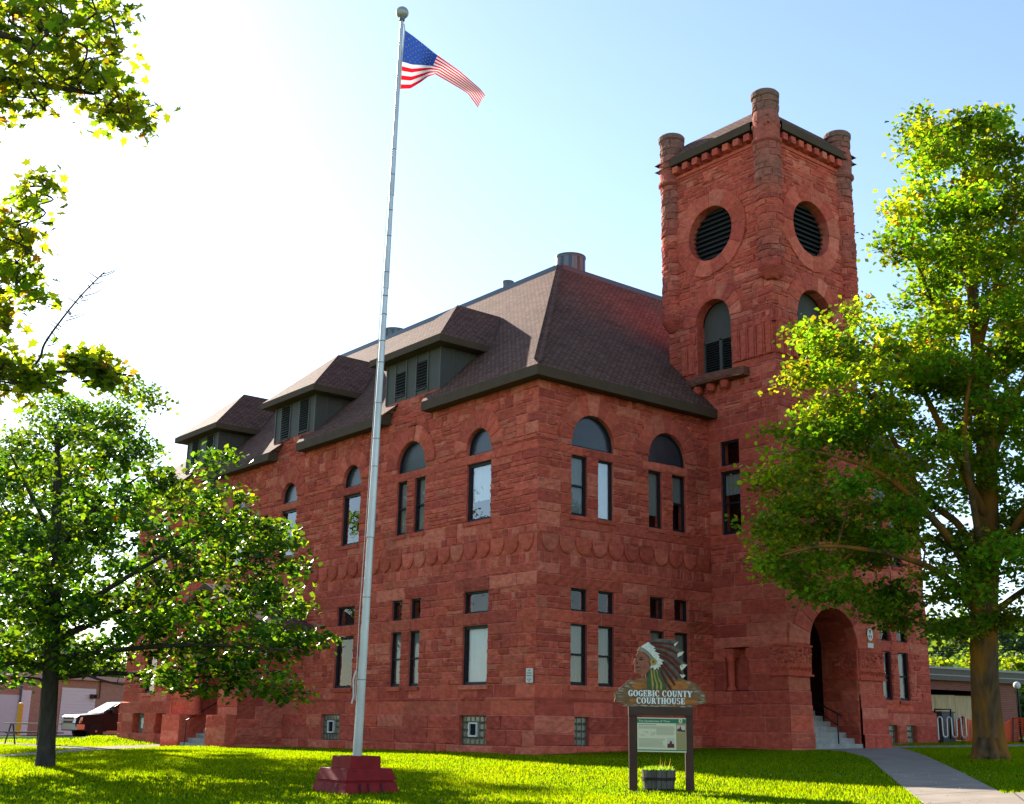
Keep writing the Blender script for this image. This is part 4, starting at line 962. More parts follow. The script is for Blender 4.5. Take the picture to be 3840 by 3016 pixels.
for s_ in (-1, 1):
    pass
base = B.build('base', M['maroon'], FP)
Gv = MB()
for (u) in (-.27, .2, -.09):
    for side in (0, 1):
        k0, k1 = .545*1.08+.002, .468*1.08+.002
        if side == 0: q = [(-k0-.012, u-.012, .0), (-k0-.012, u+.012, .0), (-k1-.008, u*.86+.012, .215), (-k1-.008, u*.86-.012, .215)]
        else: q = [(u-.012, -k0-.012, .0), (u+.012, -k0-.012, .0), (u*.86+.012, -k1-.008, .215), (u*.86-.012, -k1-.008, .215)]
        Gv.add(q, [(0, 1, 2, 3)])
Gv.build('joint', M['black'], base)
top = at(853.5, 46, 23.35); tv = Vector((top.x-pbx, top.y-pby, top.z-g)); H = tv.z
def pp(z): return Vector((tv.x*(z/H), tv.y*(z/H), z))
def prr(z): return .078-.040*(z/H)
B = MB(); joints = [.64, 4.35, 8.9, 10.7, H]; 
for i, (a, b) in enumerate(zip(joints[:-1], joints[1:])):
    B.tube([pp(a+.0), pp((a+b)/2), pp(b)], [prr(a)+.004, prr((a+b)/2)+.0, prr(b)-.004], 20)
pole = B.build('pole', M['alu'], FP, smooth=False)
for z in [1.9, 3.3, 4.34, 5.6, 6.1, 6.75, 7.5, 7.9, 8.4, 8.75, 9.2, 9.9, 10.4, 11.1, 11.6]: B = MB(); B.tube([pp(z), pp(z+.012)], prr(z)+.006, 18, 0, None, False); B.build('joint_band', M['aluband'], pole)
B = MB(); B.lathe([(.03, 0), (.055, .02), (.06, .09), (.035, .11)], pp(H), 14); B.build('truck_cap', M['aluband'], FP)
B = MB(); B.ball(pp(H)+Vector((0, 0, .19)), .125, n=24, k=14, sc=(1, 1, .95)); B.build('finial_ball', M['ball'], FP, smooth=True)
B = MB(); off = Vector((-.085, .02, 0))
B.tube([pp(1.55)+off*1.15, pp(3)+off*1.2+Vector((-.012, 0, 0)), pp(6)+off, pp(9)+off*.8, pp(H-.3)+off*.5], .006, 5); B.tube([pp(2.05)+off*1.35, pp(1.9)+off*1.75, pp(1.62)+off*1.5, pp(1.5)+off*1.8], .014, 6); B.build('halyard', M['rope'], FP)
# ---- flag, hung from the pole
zc = lambda a_, b_, dp: at((1400+a_/3.416)/KD, (b_/3.416)/KD, dp)
D0 = 23.25
topc = [(402, 385), (520, 470), (650, 572), (790, 686), (950, 800), (1110, 915), (1250, 1035), (1370, 1140), (1432, 1222)]
botc = [(342, 1140), (475, 1136), (600, 1060), (700, 985), (790, 950), (1000, 1072), (1130, 1148), (1215, 1205), (1340, 1378)]
def curve(c, s_):
    c = np.array(c, float); t = np.linspace(0, 1, len(c)); return np.interp(s_, t, c[:, 0]), np.interp(s_, t, c[:, 1])
NS, NT = 60, 26; Vs = []
for i in range(NS+1):
    s_ = i/NS; (ax, ay), (bx, by) = curve(topc, s_), curve(botc, s_)
    for j in range(NT+1):
        t = j/NT; x = ax+(bx-ax)*t; y = ay+(by-ay)*t
        bulge = math.sin(math.pi*t)*30*math.sin(3*math.pi*s_+.5)*s_
        dp = D0+.22*math.sin(s_*7.5+t*1.6)*min(1, s_*3)+.35*s_
        Vs.append(zc(x+bulge*.3, y+bulge*.2, dp))
def cloth(name, col):
    m = bpy.data.materials.new(name); m.use_nodes = True; n = m.node_tree.nodes; l = m.node_tree.links; n.remove(n["Principled BSDF"])
    d = n.new("ShaderNodeBsdfDiffuse"); d.inputs[0].default_value = (*col, 1); tl = n.new("ShaderNodeBsdfTranslucent"); tl.inputs[0].default_value = (*[min(1, c*1.1) for c in col], 1)
    x = n.new("ShaderNodeMixShader"); x.inputs[0].default_value = .35; l.new(d.outputs[0], x.inputs[1]); l.new(tl.outputs[0], x.inputs[2]); l.new(x.outputs[0], n["Material Output"].inputs[0]); return m
me = bpy.data.meshes.new('flag'); fs = []; mi = []
for i in range(NS):
    for j in range(NT):
        fs.append((i*(NT+1)+j, (i+1)*(NT+1)+j, (i+1)*(NT+1)+j+1, i*(NT+1)+j+1)); st = j//2
        mi.append(2 if (st < 7 and i < NS*.385) else (0 if st % 2 == 0 else 1))
me.from_pydata([tuple(v) for v in Vs], [], fs)
for m in (cloth('flag_red', (.42, .008, .018)), cloth('flag_white', (.47, .47, .49)), cloth('flag_blue', (.014, .04, .19))): me.materials.append(m)
me.polygons.foreach_set('material_index', mi); me.polygons.foreach_set('use_smooth', [True]*len(fs)); me.update()
flag = link('flag', me); tag(flag, 'red white and blue striped flag with stars waving from the flagpole', 'flag')
def fpt(s_, t):
    i, j = s_*NS, t*NT; i0, j0 = min(int(i), NS-1), min(int(j), NT-1); fi, fj = i-i0, j-j0; q = lambda a_, b_: Vs[a_*(NT+1)+b_]
    return (q(i0, j0)*(1-fi)+q(i0+1, j0)*fi)*(1-fj)+(q(i0, j0+1)*(1-fi)+q(i0+1, j0+1)*fi)*fj
B = MB(); vdir = Vector(_fw)
for r_ in range(9):
    for c in range(11):
        if (r_+c) % 2: continue
        s_ = .385*(c+1)/12; t = (7/13)*(r_+1)/10
        for sg in (-1, 1):
            pts = []
            for k in range(10):
                a = math.pi/2+k*math.pi/5; rr = 1 if k % 2 == 0 else .42
                pts.append(fpt(s_+.0125*rr*math.cos(a), t-.021*rr*math.sin(a))+vdir*.006*sg)
            B.add(pts, [tuple(range(10))])
B.build('stars', bpy.data.materials['flag_white'], flag)
B = MB(); B.tube([fpt(0, 0)+Vector((-.02, 0, .12)), fpt(0, 0), fpt(0, .5)+Vector((-.012, 0, 0)), fpt(0, 1)], .012, 6); B.build('header', M['rope'], flag)

# ================================================================ SIGN
sg = at(2368/KD, 2966/KD, 22.0); sc_ = at(2475/KD, 2640/KD, 22.05)
gs = gz(sc_.x, sc_.y)
vw = Vector((sc_.x-CAM[0], sc_.y-CAM[1], 0)).normalized(); yaw = math.atan2(vw.x, vw.y)-R(5)
SF = Vector((-math.sin(yaw), -math.cos(yaw), 0)); SR = Vector((math.cos(yaw), -math.sin(yaw), 0))
SG = thing('sign', 'carved wooden courthouse sign with feathered profile head on two brown posts', 'sign', (sc_.x, sc_.y, gs))
px2m = 22.05/(6.04*FPX)
def sp(a_, b_, d):   # sign-board coordinates -> local metres
    return SR*((a_-1080)*px2m)+Vector((0, 0, sc_.z-gs-(b_-1500)*px2m))+SF*d
Ps = lambda u, z, d: SR*u+Vector((0, 0, z))+SF*d
M['post'] = mat('dark_brown_post', (.075, .036, .026), .7, noise=.3, nscale=6, stretch=(1, 1, .2), bump=.2)
m = mat('painted_carved_board', (.22, .11, .05), .6, noise=.4, nscale=5, bump=.5, bscale=16, stretch=(1, 1, 5)); M['board'] = m
M['boardlite'] = mat('worn_board_edge', (.42, .36, .27), .7, noise=.5, nscale=9, stretch=(1, 1, 6))
M['amber'] = mat('amber_stain', (.38, .13, .03), .55, noise=.4, nscale=7, stretch=(1, 1, 4))
M['skin'] = mat('painted_brown_face', (.30, .10, .06), .5, noise=.25, nscale=14); M['skind'] = mat('painted_face_line', (.055, .02, .014), .5)
M['fluff'] = mat('painted_white_plume', (.62, .6, .52), .6, noise=.3, nscale=30); M['featherr'] = mat('painted_red_brown_feather', (.17, .034, .024), .5, noise=.35, nscale=10)
M['feathg'] = mat('painted_grey_feather', (.105, .088, .072), .5, noise=.4, nscale=10); M['band_'] = mat('painted_headband', (.25, .2, .14), .6, noise=.25, nscale=20)
M['green'] = mat('painted_green_plume', (.06, .10, .035), .5, noise=.3, nscale=10); M['gold'] = mat('painted_gold', (.38, .26, .06), .5, noise=.2, nscale=10)
M['tip'] = mat('painted_feather_tip', (.62, .58, .42), .6, noise=.15, nscale=20)
B = MB(); ztop = (sc_.z-gs)-(1560-1500)*px2m
p_l, p_r = (382-1080+40)*px2m, (0)*px2m
xl, xr = -.715*.79, .62*.79
zx = lambda a_: ((2200+a_/2.565-2290)*6.04-1080)*px2m
for (a_, b_) in ((390, 468), (925, 1002)):
    P_ = MB(); x0, x1_ = zx(a_), zx(b_)
    P_.prism([(x0, -.6), (x1_, -.6), (x1_, ztop+.02), (x0, ztop+.02)], Ps, -.10, .0); P_.build('post', M['post'], SG)
zy = lambda b_: (sc_.z-gs)-((2350+b_/2.565-2390)*6.04-1500)*px2m
C_ = MB(); C_.prism([(zx(386), zy(848)), (zx(998), zy(848)), (zx(998), zy(768)), (zx(386), zy(768))], Ps, -.12, .03); C_.build('crossbar', mat('brown_crossbar', (.07, .04, .032), .65, noise=.2, nscale=8, stretch=(.3, .3, 1)), SG)
def layer(B, poly, d0, d1, mi=0): B.prism([(q[0], q[1]) for q in poly], lambda u, z, d: sp(u, z, d), d0, d1, mi)
out = [(25, 1260), (150, 1190), (250, 1100), (330, 1030), (400, 975), (470, 985), (560, 960), (660, 930), (760, 925), (1000, 900), (1300, 900), (1590, 935), (1650, 965), (1760, 990), (1870, 1020), (1930, 1090), (1990, 1170), (2060, 1225), (2120, 1255), (2100, 1310), (2105, 1390), (2130, 1455), (2080, 1475), (1960, 1500), (1840, 1550), (1700, 1575), (1400, 1570), (1000, 1575), (700, 1560), (400, 1560), (260, 1520), (120, 1480), (40, 1465), (70, 1390), (65, 1320)]
B = MB(); layer(B, out, -.07, .02); board = B.build('board', M['board'], SG)
BE = (MB(), MB(), MB())
for k in range(26):      # carved bark ridges at both ends
    y = 1010+k*21; 
    for sgn, xe in ((1, np.interp(y, [975, 1030, 1100, 1190, 1260, 1560], [400, 330, 250, 150, 30, 60])), (-1, np.interp(y, [1000, 1090, 1170, 1255, 1455, 1560], [1800, 1925, 1985, 2115, 2120, 1800]))):
        if y > 1490: continue
        L_ = rnd.uniform(90, 260); x0 = xe+sgn*rnd.uniform(4, 30); layer(BE[0 if sgn > 0 else 1], [(x0, y), (x0+sgn*L_*.4, y+rnd.uniform(-8, 10)), (x0+sgn*L_, y+rnd.uniform(0, 16)), (x0+sgn*L_*.5, y+11)], .015, .03)
for k in range(30):
    x0 = rnd.uniform(150, 1700); y = rnd.uniform(1525, 1562); layer(BE[2], [(x0, y), (x0+60, y-5), (x0+rnd.uniform(80, 200), y+2), (x0+70, y+7)], .015, .027)
for B in BE: B.build('bark_edge', M['boardlite'], board)
B = MB()
for (x0, y0_, x1_, y1_) in ((430, 1020, 800, 1190), (1180, 980, 1780, 1180), (1480, 1370, 1930, 1500), (380, 1380, 560, 1480)):
    n = 16; layer(B, [(x0+(x1_-x0)*(.5+.5*math.cos(a)*rnd.uniform(.85, 1)), y0_+(y1_-y0_)*(.5+.5*math.sin(a)*rnd.uniform(.85, 1))) for a in np.linspace(0, 2*math.pi, n, endpoint=False)], .017, .0215+.0005*len(B.f)/20)
B.build('amber_ground', M['amber'], board)
# the carved head, layer over layer
HD = [('plume_back', 'feathg', -.05, .012, [(660, 230), (830, 130), (980, 65), (1180, 45), (1380, 70), (1520, 105), (1480, 160), (1440, 222), (1400, 210), (1640, 330), (1590, 410), (1500, 460), (1480, 455), (1580, 520), (1710, 625), (1650, 690), (1580, 755), (1550, 720), (1660, 860), (1630, 900), (1590, 925), (1540, 900), (1620, 960), (1500, 1010), (1480, 1090), (1200, 1190), (900, 1190), (780, 1000), (760, 850), (700, 500)])]
for nm, mt, d0, d1, poly in HD: B = MB(); layer(B, poly, d0, d1); hb = B.build('headdress', M[mt], SG)
def feather(c0, c1, w0, w1, d, mt, tipc=None):
    """a long curved feather, c0..c1 control polyline"""
    B = MB(); c = np.array(c0, float); n = len(c); up = []; lo = []
    for i in range(n):
        t = (c[min(i+1, n-1)]-c[max(i-1, 0)]); t /= np.linalg.norm(t); nrm = np.array([t[1], -t[0]]); w_ = w0+(w1-w0)*i/(n-1); up.append(c[i]+nrm*w_); lo.append(c[i]-nrm*w_)
    mid = c
    vs = [sp(*q, d) for q in up]+[sp(*q, d+.018) for q in mid]+[sp(*q, d) for q in lo]
    B.add(vs, [(i, i+1, n+i+1, n+i) for i in range(n-1)]+[(n+i, n+i+1, 2*n+i+1, 2*n+i) for i in range(n-1)]); B.build('feather', M[mt], hb)
fe = [([(840, 160), (980, 145), (1180, 150), (1380, 165), (1450, 170)], 18, 34), ([(960, 215), (1150, 235), (1350, 300), (1500, 380), (1540, 410)], 26, 34), ([(1000, 330), (1180, 360), (1380, 470), (1540, 620), (1600, 680)], 30, 40),
      ([(1080, 420), (1250, 500), (1420, 640), (1560, 800), (1590, 860)], 28, 32), ([(1120, 560), (1250, 660), (1400, 830), (1480, 950)], 34, 30), ([(1130, 640), (1230, 780), (1340, 960), (1420, 1080)], 34, 26), ([(1080, 690), (1150, 850), (1240, 1040), (1330, 1180)], 34, 24)]
for i, (c, w0_, w1_) in enumerate(fe):
    feather(c, None, w0_, w1_, .014+.002*i, 'featherr'); c2 = [(x, y-w0_*1.15) for x, y in c]; feather(c2, None, w0_*.55, w1_*.55, .016+.002*i, 'feathg')
for (poly) in ([(1408, 170), (1520, 105), (1480, 160), (1435, 222)], [(1490, 380), (1540, 345), (1640, 330), (1590, 410), (1490, 460)], [(1540, 640), (1600, 615), (1710, 625), (1650, 690), (1575, 757), (1545, 700)], [(1535, 845), (1600, 840), (1665, 860), (1630, 900), (1588, 925)]):
    B = MB(); layer(B, poly, .0, .034); B.build('feather_tip', M['tip'], hb)
B = MB(); layer(B, [(660, 235), (760, 165), (830, 125), (900, 200), (990, 250), (930, 270), (1005, 300), (960, 330), (1090, 395), (1030, 410), (1080, 450), (1060, 480), (1180, 550), (1120, 560), (1150, 620), (1080, 640), (1110, 690), (1050, 680), (1060, 750), (1010, 700), (985, 745), (950, 750), (930, 700), (860, 730), (890, 640), (870, 500), (800, 350), (720, 280)], .012, .045); B.build('white_plumes', M['fluff'], hb)
B = MB(); layer(B, [(570, 335), (630, 240), (720, 270), (820, 340), (900, 420), (960, 500), (940, 540), (860, 510), (820, 440), (740, 370), (640, 340)], .02, .058); B.build('headband', M['band_'], hb)
face = [(590, 345), (640, 345), (740, 375), (815, 445), (860, 520), (880, 640), (850, 740), (780, 830), (720, 880), (690, 910), (660, 850), (600, 835), (520, 830), (505, 790), (520, 750), (505, 705), (520, 685), (508, 650), (530, 630), (490, 615), (495, 560), (530, 500), (575, 470), (550, 430), (575, 390)]
B = MB(); layer(B, face, .0, .04)
nf = [(600, 380), (730, 410), (800, 480), (840, 620), (800, 740), (720, 800), (620, 790), (560, 760), (570, 640), (560, 590), (600, 490)]
layer(B, nf, .03, .052); head = B.build('carved_face', M['skin'], SG)
B = MB()
for poly in ([(600, 470), (660, 465), (720, 490), (700, 500), (640, 482)], [(605, 505), (660, 500), (720, 525), (670, 548), (615, 535)], [(540, 600), (580, 590), (600, 610), (570, 625)], [(520, 690), (600, 680), (640, 700), (560, 712)], [(620, 590), (650, 680), (665, 750), (650, 690)], [(740, 620), (735, 720), (725, 760), (728, 690)], [(560, 770), (600, 780), (640, 775), (600, 790)]): layer(B, poly, .045, .0545)
B.build('face_line', M['skind'], head)
B = MB(); cols = ['green', 'gold', 'green', 'green', 'gold', 'green', 'green']
for i in range(9):
    x0 = 830+i*30; x1_ = 820+i*48; mt = 1 if i in (2, 4, 6) else 0
    layer(B, [(x0-15, 745), (x0+16, 745), (x0+22+i*4, 900), (x1_+30, 1080), (x1_+15, 1190), (x1_-20, 1185), (x1_-22, 1050), (x0-10+i*2, 900)], .01, .03+.002*(i % 3), mt)
B.build('hanging_plume', [M['green'], M['gold']], hb)
B = MB(); layer(B, [(938+78*math.cos(a), 572+76*math.sin(a)) for a in np.linspace(0, 2*math.pi, 18, endpoint=False)], .02, .066); layer(B, [(938+18*math.cos(a)*(1 if i % 2 else 2.4), 572+18*math.sin(a)*(1 if i % 2 else 2.4)) for i, a in enumerate(np.linspace(0, 2*math.pi, 16, endpoint=False))], .06, .068, 1); B.build('rosette', [M['gold'], M['feathg']], hb)
# lettering, cut as fat serif capitals
def glyph(ch):
    """list of polygons on a 0..w x 0..1 body, with the width"""
    th, tn = .2, .085; P = []
    def rc(a, b, c, d): P.append([(a, b), (c, b), (c, d), (a, d)])
    def ringp(cx, cy, rx, ry, ix, iy, a0, a1, n=14):
        for i in range(n):
            p, q = R(a0+(a1-a0)*i/n), R(a0+(a1-a0)*(i+1)/n)
            P.append([(cx+rx*math.cos(p), cy+ry*math.sin(p)), (cx+rx*math.cos(q), cy+ry*math.sin(q)), (cx+ix*math.cos(q), cy+iy*math.sin(q)), (cx+ix*math.cos(p), cy+iy*math.sin(p))])
    def stem(x, y0=0, y1=1, sf=.05): rc(x, y0, x+th, y1); rc(x-sf, y0, x+th+sf, y0+tn*.8) if y0 == 0 else None; rc(x-sf, y1-tn*.8, x+th+sf, y1) if y1 == 1 else None
    w = .62
    if ch == 'O': ringp(.33, .5, .33, .51, .13, .42, 0, 360, 24); w = .66
    elif ch in 'CG':
        ringp(.33, .5, .33, .51, .13, .42, 50, 310, 20); rc(.44, .68, .56, .93)
        if ch == 'C': rc(.5, .1, .56, .26)
        else: rc(.38, .04, .58, .46); rc(.33, .4, .63, .47)
        w = .62
    elif ch == 'E': stem(.05); rc(.05, .0, .5, tn); rc(.05, 1-tn, .5, 1); rc(.05, .46, .42, .54); rc(.43, 0, .52, .28); rc(.43, .72, .52, 1); rc(.36, .38, .42, .62); w = .54
    elif ch == 'I': stem(.06); w = .32
    elif ch == 'B': stem(.05); ringp(.25, .745, .27, .255, .1, .17, -90, 90, 10); ringp(.25, .26, .31, .26, .12, .175, -90, 90, 10); w = .58
    elif ch == 'R': stem(.05); ringp(.25, .73, .28, .27, .1, .18, -90, 90, 10); P.append([(.26, .5), (.44, .5), (.66, 0), (.45, 0)]); w = .64
    elif ch == 'T': stem(.2, 0, 1); rc(0, 1-tn, .6, 1); rc(0, .74, .06, 1); rc(.54, .74, .6, 1); w = .6
    elif ch == 'H': stem(.05); stem(.42); rc(.2, .46, .45, .55); w = .68
    elif ch == 'N': rc(.07, 0, .15, 1); rc(.02, 0, .2, .07); rc(.02, .93, .2, 1); rc(.52, 0, .6, 1); rc(.47, .93, .65, 1); P.append([(.08, 1), (.28, 1), (.6, 0), (.42, 0)]); w = .67
    elif ch == 'U': rc(.06, .3, .26, 1); rc(.01, .93, .31, 1); rc(.48, .3, .57, 1); rc(.42, .93, .62, 1); ringp(.315, .32, .255, .33, .07, .24, 180, 360, 12); w = .64
    elif ch == 'Y': P.append([(0, 1), (.22, 1), (.36, .5), (.2, .4)]); P.append([(.62, 1), (.53, 1), (.28, .48), (.38, .42)]); rc(.2, 0, .4, .5); rc(.14, 0, .46, .07); rc(-.02, .93, .27, 1); rc(.46, .93, .66, 1); w = .64
    elif ch == 'S': ringp(.27, .74, .25, .27, .1, .18, 20, 270, 14); ringp(.25, .27, .27, .28, .11, .19, -160, 90, 14); w = .54
    return P, w
def line(B, txt, cx, yb, h, wtot):
    ws = [(.3 if c == ' ' else glyph(c)[1]+.045) for c in txt]; k = wtot/sum(ws); x = cx-wtot/2; q = 0
    for c, w_ in zip(txt, ws):
        if c != ' ':
            for poly in glyph(c)[0]: q += 1; layer(B, [(x+a_*k, yb-b_*h) for a_, b_ in poly], .018, .034+.00006*(q % 9))
        x += w_*k
B = MB(); line(B, 'GOGEBIC COUNTY', 1088, 1343, 138, 1452); line(B, 'COURTHOUSE', 1095, 1503, 138, 1100); B.build('lettering', mat('white_lettering', (.78, .78, .74), .6), board)
# interpretive panel between the posts
zp_ = lambda a_, b_: (2350+a_/8.7, 2680+b_/8.7)
def pn(a_, b_): q = zp_(a_, b_); return ((q[0]-2290)*6.04, (q[1]-2390)*6.04)
B = MB(); 
def prect(B, x0, y0_, x1_, y1_, d0, d1, mi=0): layer(B, [pn(x0, y0_), pn(x1_, y0_), pn(x1_, y1_), pn(x0, y1_)], d0, d1, mi)
prect(B, 285, 75, 1865, 1150, -.03, .012); panel = B.build('info_panel', mat('cream_panel', (.68, .61, .41), .45), SG)
B = MB(); prect(B, 287, 108, 1860, 245, .0, .0145); prect(B, 287, 1075, 1862, 1108, .0, .0145); B.build('green_stripe', mat('green_print', (.03, .17, .09), .45), panel)
B = MB(); prect(B, 1540, 250, 1858, 1070, .0, .0148); B.build('tan_column', mat('tan_print', (.36, .27, .11), .5), panel)
B = MB()
for k, y in enumerate(list(range(345, 420, 22))+list(range(430, 610, 22))): prect(B, 330 if y < 420 else 900, y, 1490-rnd.uniform(0, 40), y+7, .0, .0142)
for y in range(735, 1010, 36): prect(B, 330, y, rnd.uniform(1090, 1180) if y < 990 else 620, y+13, .0, .0142)
prect(B, 330, 290, 900, 310, .0, .0142)
for k in range(14): x0 = rnd.uniform(340, 830); y = rnd.uniform(480, 640); prect(B, x0, y, x0+rnd.uniform(20, 60), y+rnd.uniform(6, 22), .0, .0143)
for y in range(580, 1000, 26): prect(B, 1580, y, 1830, y+6, .0, .0152)
B.build('printed_text', mat('grey_print', (.27, .25, .17), .6), panel)
B = MB(); pm = [mat('pale_print', (.55, .5, .4), .5), mat('dark_red_print', (.12, .035, .03), .5)]; prect(B, 1560, 305, 1830, 520, .0, .0155, 0); layer(B, [pn(1565, 500), pn(1580, 420), pn(1650, 400), pn(1665, 335), pn(1690, 335), pn(1710, 410), pn(1740, 460), pn(1825, 445), pn(1828, 515)], .0, .0162, 1); B.build('printed_picture', pm, panel); B = MB(); prect(B, 1245, 700, 1475, 1020, .0, .0150, 0)
layer(B, [pn(1250, 1010), pn(1255, 890), pn(1320, 880), pn(1335, 800), pn(1390, 800), pn(1405, 880), pn(1470, 890), pn(1475, 1010)], .0, .0160, 1); B.build('printed_picture', pm, panel)
B = MB(); layer(B, [(lambda c, s_: pn(1688+60*c, 170+(72 if s_ > 0 else 90)*s_))(math.cos(a), math.sin(a)) for a in np.linspace(0, 2*math.pi, 18, endpoint=False)], .0, .016); layer(B, [pn(1670, 140), pn(1700, 140), pn(1710, 165), pn(1690, 185), pn(1710, 205), pn(1670, 205), pn(1680, 175)], .0, .0168, 1); B.build('badge', [mat('badge_cream', (.6, .55, .4), .5), mat('badge_red', (.25, .06, .04), .5)], panel)
def text(body, size, fn, name, m, parent, ext=.0):
    cu = bpy.data.curves.new(name, 'FONT'); cu.body = body; cu.size = 1.0; cu.offset = .012
    o = bpy.data.objects.new(name, cu); COL.objects.link(o); dg = bpy.context.evaluated_depsgraph_get()
    me = bpy.data.meshes.new_from_object(o.evaluated_get(dg)); bpy.data.objects.remove(o); bpy.data.curves.remove(cu)
    xs = [v.co.x for v in me.vertices]; wd = max(xs)
    for v in me.vertices: v.co = fn(v.co.x/wd, v.co.y)
    me.materials.clear(); me.materials.append(m); return link(name, me, parent)
text('The Sandstones of Time', 1, lambda x, y: sp(*pn(325+x*1010, 212-y*88), .0165), 'panel_title', mat('cream_print', (.6, .62, .5), .5), panel)
# ---- half barrel planter between the posts
bc = at((2200+695/2.565)/KD, (2350+1570/2.565)/KD, 21.9); bx_, by_ = bc.x, bc.y; gb = gz(bx_, by_)-.03
BP = thing('barrel_planter', 'weathered half barrel planter standing on the lawn between the sign posts', 'planter', (bx_, by_, gb))
B = MB(); ns = 20
for i in range(ns):
    a0, a1 = 2*math.pi*i/ns+.015, 2*math.pi*(i+1)/ns-.015; vs = []
    for r_, z in ((.268, 0), (.292, .18), (.312, .39+rnd.uniform(-.006, .006))):
        for a in (a0, a1): vs.append((r_*math.cos(a), r_*math.sin(a), z))
    for a in (a0, a1): vs.append((.275*math.cos(a), .275*math.sin(a), .385))
    B.add(vs, [(0, 1, 3, 2), (2, 3, 5, 4), (4, 5, 7, 6)])
B.lathe([(.25, 0), (.27, .2), (.285, .385)], (0, 0, 0), 20); B.build('staves', mat('grey_oak_stave', (.12, .105, .09), .85, noise=.45, nscale=12, stretch=(1, 1, .12), bump=.4), BP)
hoopm = mat('rusty_hoop', (.045, .03, .025), .7, .4, noise=.3)
for z, r_ in ((.045, .282), (.235, .306)): B = MB(); B.lathe([(r_, z-.025), (r_+.004, z-.025), (r_+.006, z+.025), (r_, z+.025)], (0, 0, 0), 28); B.build('hoop', hoopm, BP)
#('hoop', mat('rusty_hoop', (.045, .03, .025), .7, .4, noise=.3), BP)
B = MB(); B.lathe([(.01, .33), (.27, .34)], (0, 0, 0), 20); B.build('soil', mat('soil', (.03, .022, .015), .95), BP)
n = 700; V = []; T_ = []
for k in range(n):
    a = rnd.uniform(0, 6.28); r_ = .27*math.sqrt(rnd.random()); h = rnd.uniform(.04, .13)*(1.2-r_); b_ = rnd.uniform(0, 6.28); l_ = rnd.uniform(.02, .1); w_ = rnd.uniform(.008, .024); x, y = r_*math.cos(a), r_*math.sin(a)
    V += [(x-w_*math.sin(b_), y+w_*math.cos(b_), .33), (x+w_*math.sin(b_), y-w_*math.cos(b_), .33), (x+l_*math.cos(b_), y+l_*math.sin(b_), .34+h)]; T_ += [tuple(c*rnd.uniform(.7, 1.2) for c in (.08, .155, .015))]*3
for k in range(7):
    a = rnd.uniform(0, 6.28); x, y = .18*math.cos(a), .18*math.sin(a); h = rnd.uniform(.15, .3); l_ = rnd.uniform(.03, .16)
    V += [(x-.003, y, .33), (x+.003, y, .33), (x+l_*math.cos(a), y+l_*math.sin(a), .34+h)]; T_ += [(.25, .18, .1)]*3
pl = np_mesh('planter_weeds', np.array(V)+np.array([bx_, by_, gb]), np.arange(len(V)).reshape(-1, 3), M['leaf2'], np.array(T_)); tag(pl, 'bright green weeds and dry stalks growing in the barrel planter', 'plant')
# ---- two small notices on the stone
NT_ = thing('wall_notice', 'narrow white notice with grey lettering on the corner of the stone wall', 'notice', (0, 0, 0))
B = MB(); B.prism([(.045, .02), (.335, .02), (.335, .415), (.045, .415)], PL, .05, .068); B.build('plate', mat('notice_white', (.66, .63, .56), .5), NT_)
B = MB()
for (y, a_, b_) in ((.355, .14, .25), (.285, .10, .285), (.215, .08, .305), (.165, .18, .2), (.115, .21, .28), (.115, .1, .18), (.07, .15, .23)): B.prism([(a_, y-.016), (b_, y-.016), (b_, y+.016), (a_, y+.016)], PL, .06, .07)
B.build('lettering', mat('notice_grey', (.3, .29, .26), .6), NT_)
SN = thing('shelter_sign', 'orange and white shelter sign with triangles beside the entrance arch', 'sign', (0, 0, 0))
B = MB(); ua, ub = 11.2, 11.5; B.prism([(ua, 1.62), (ub, 1.62), (ub, 2.06), (ua, 2.06)], PTF, .075, .09); B.build('orange_plate', mat('sign_orange', (.42, .16, .02), .5), SN)
B = MB(); uc, zc_ = 11.35, 1.86; B.prism([(uc+.145*math.cos(a), zc_+.19*math.sin(a)) for a in np.linspace(0, 6.283, 24, endpoint=False)], PTF, .08, .094); B.build('disc', M['white'], SN)
B = MB(); B.prism([(uc-.05, zc_+.15), (uc, zc_), (uc+.05, zc_+.15)], PTF, .085, .097)
B.prism([(uc-.1, zc_-.02), (uc-.05, zc_-.13), (uc-.01, zc_-.02)], PTF, .085, .097, 1); B.prism([(uc+.1, zc_-.02), (uc+.01, zc_-.02), (uc+.05, zc_-.13)], PTF, .085, .097, 1); B.build('triangles', [M['black'], bpy.data.materials['sign_orange']], SN)
B = MB(); B.prism([(ua, 1.45), (ub, 1.45), (ub, 1.6), (ua, 1.6)], PTF, .075, .09); B.build('white_plate', M['white'], SN)
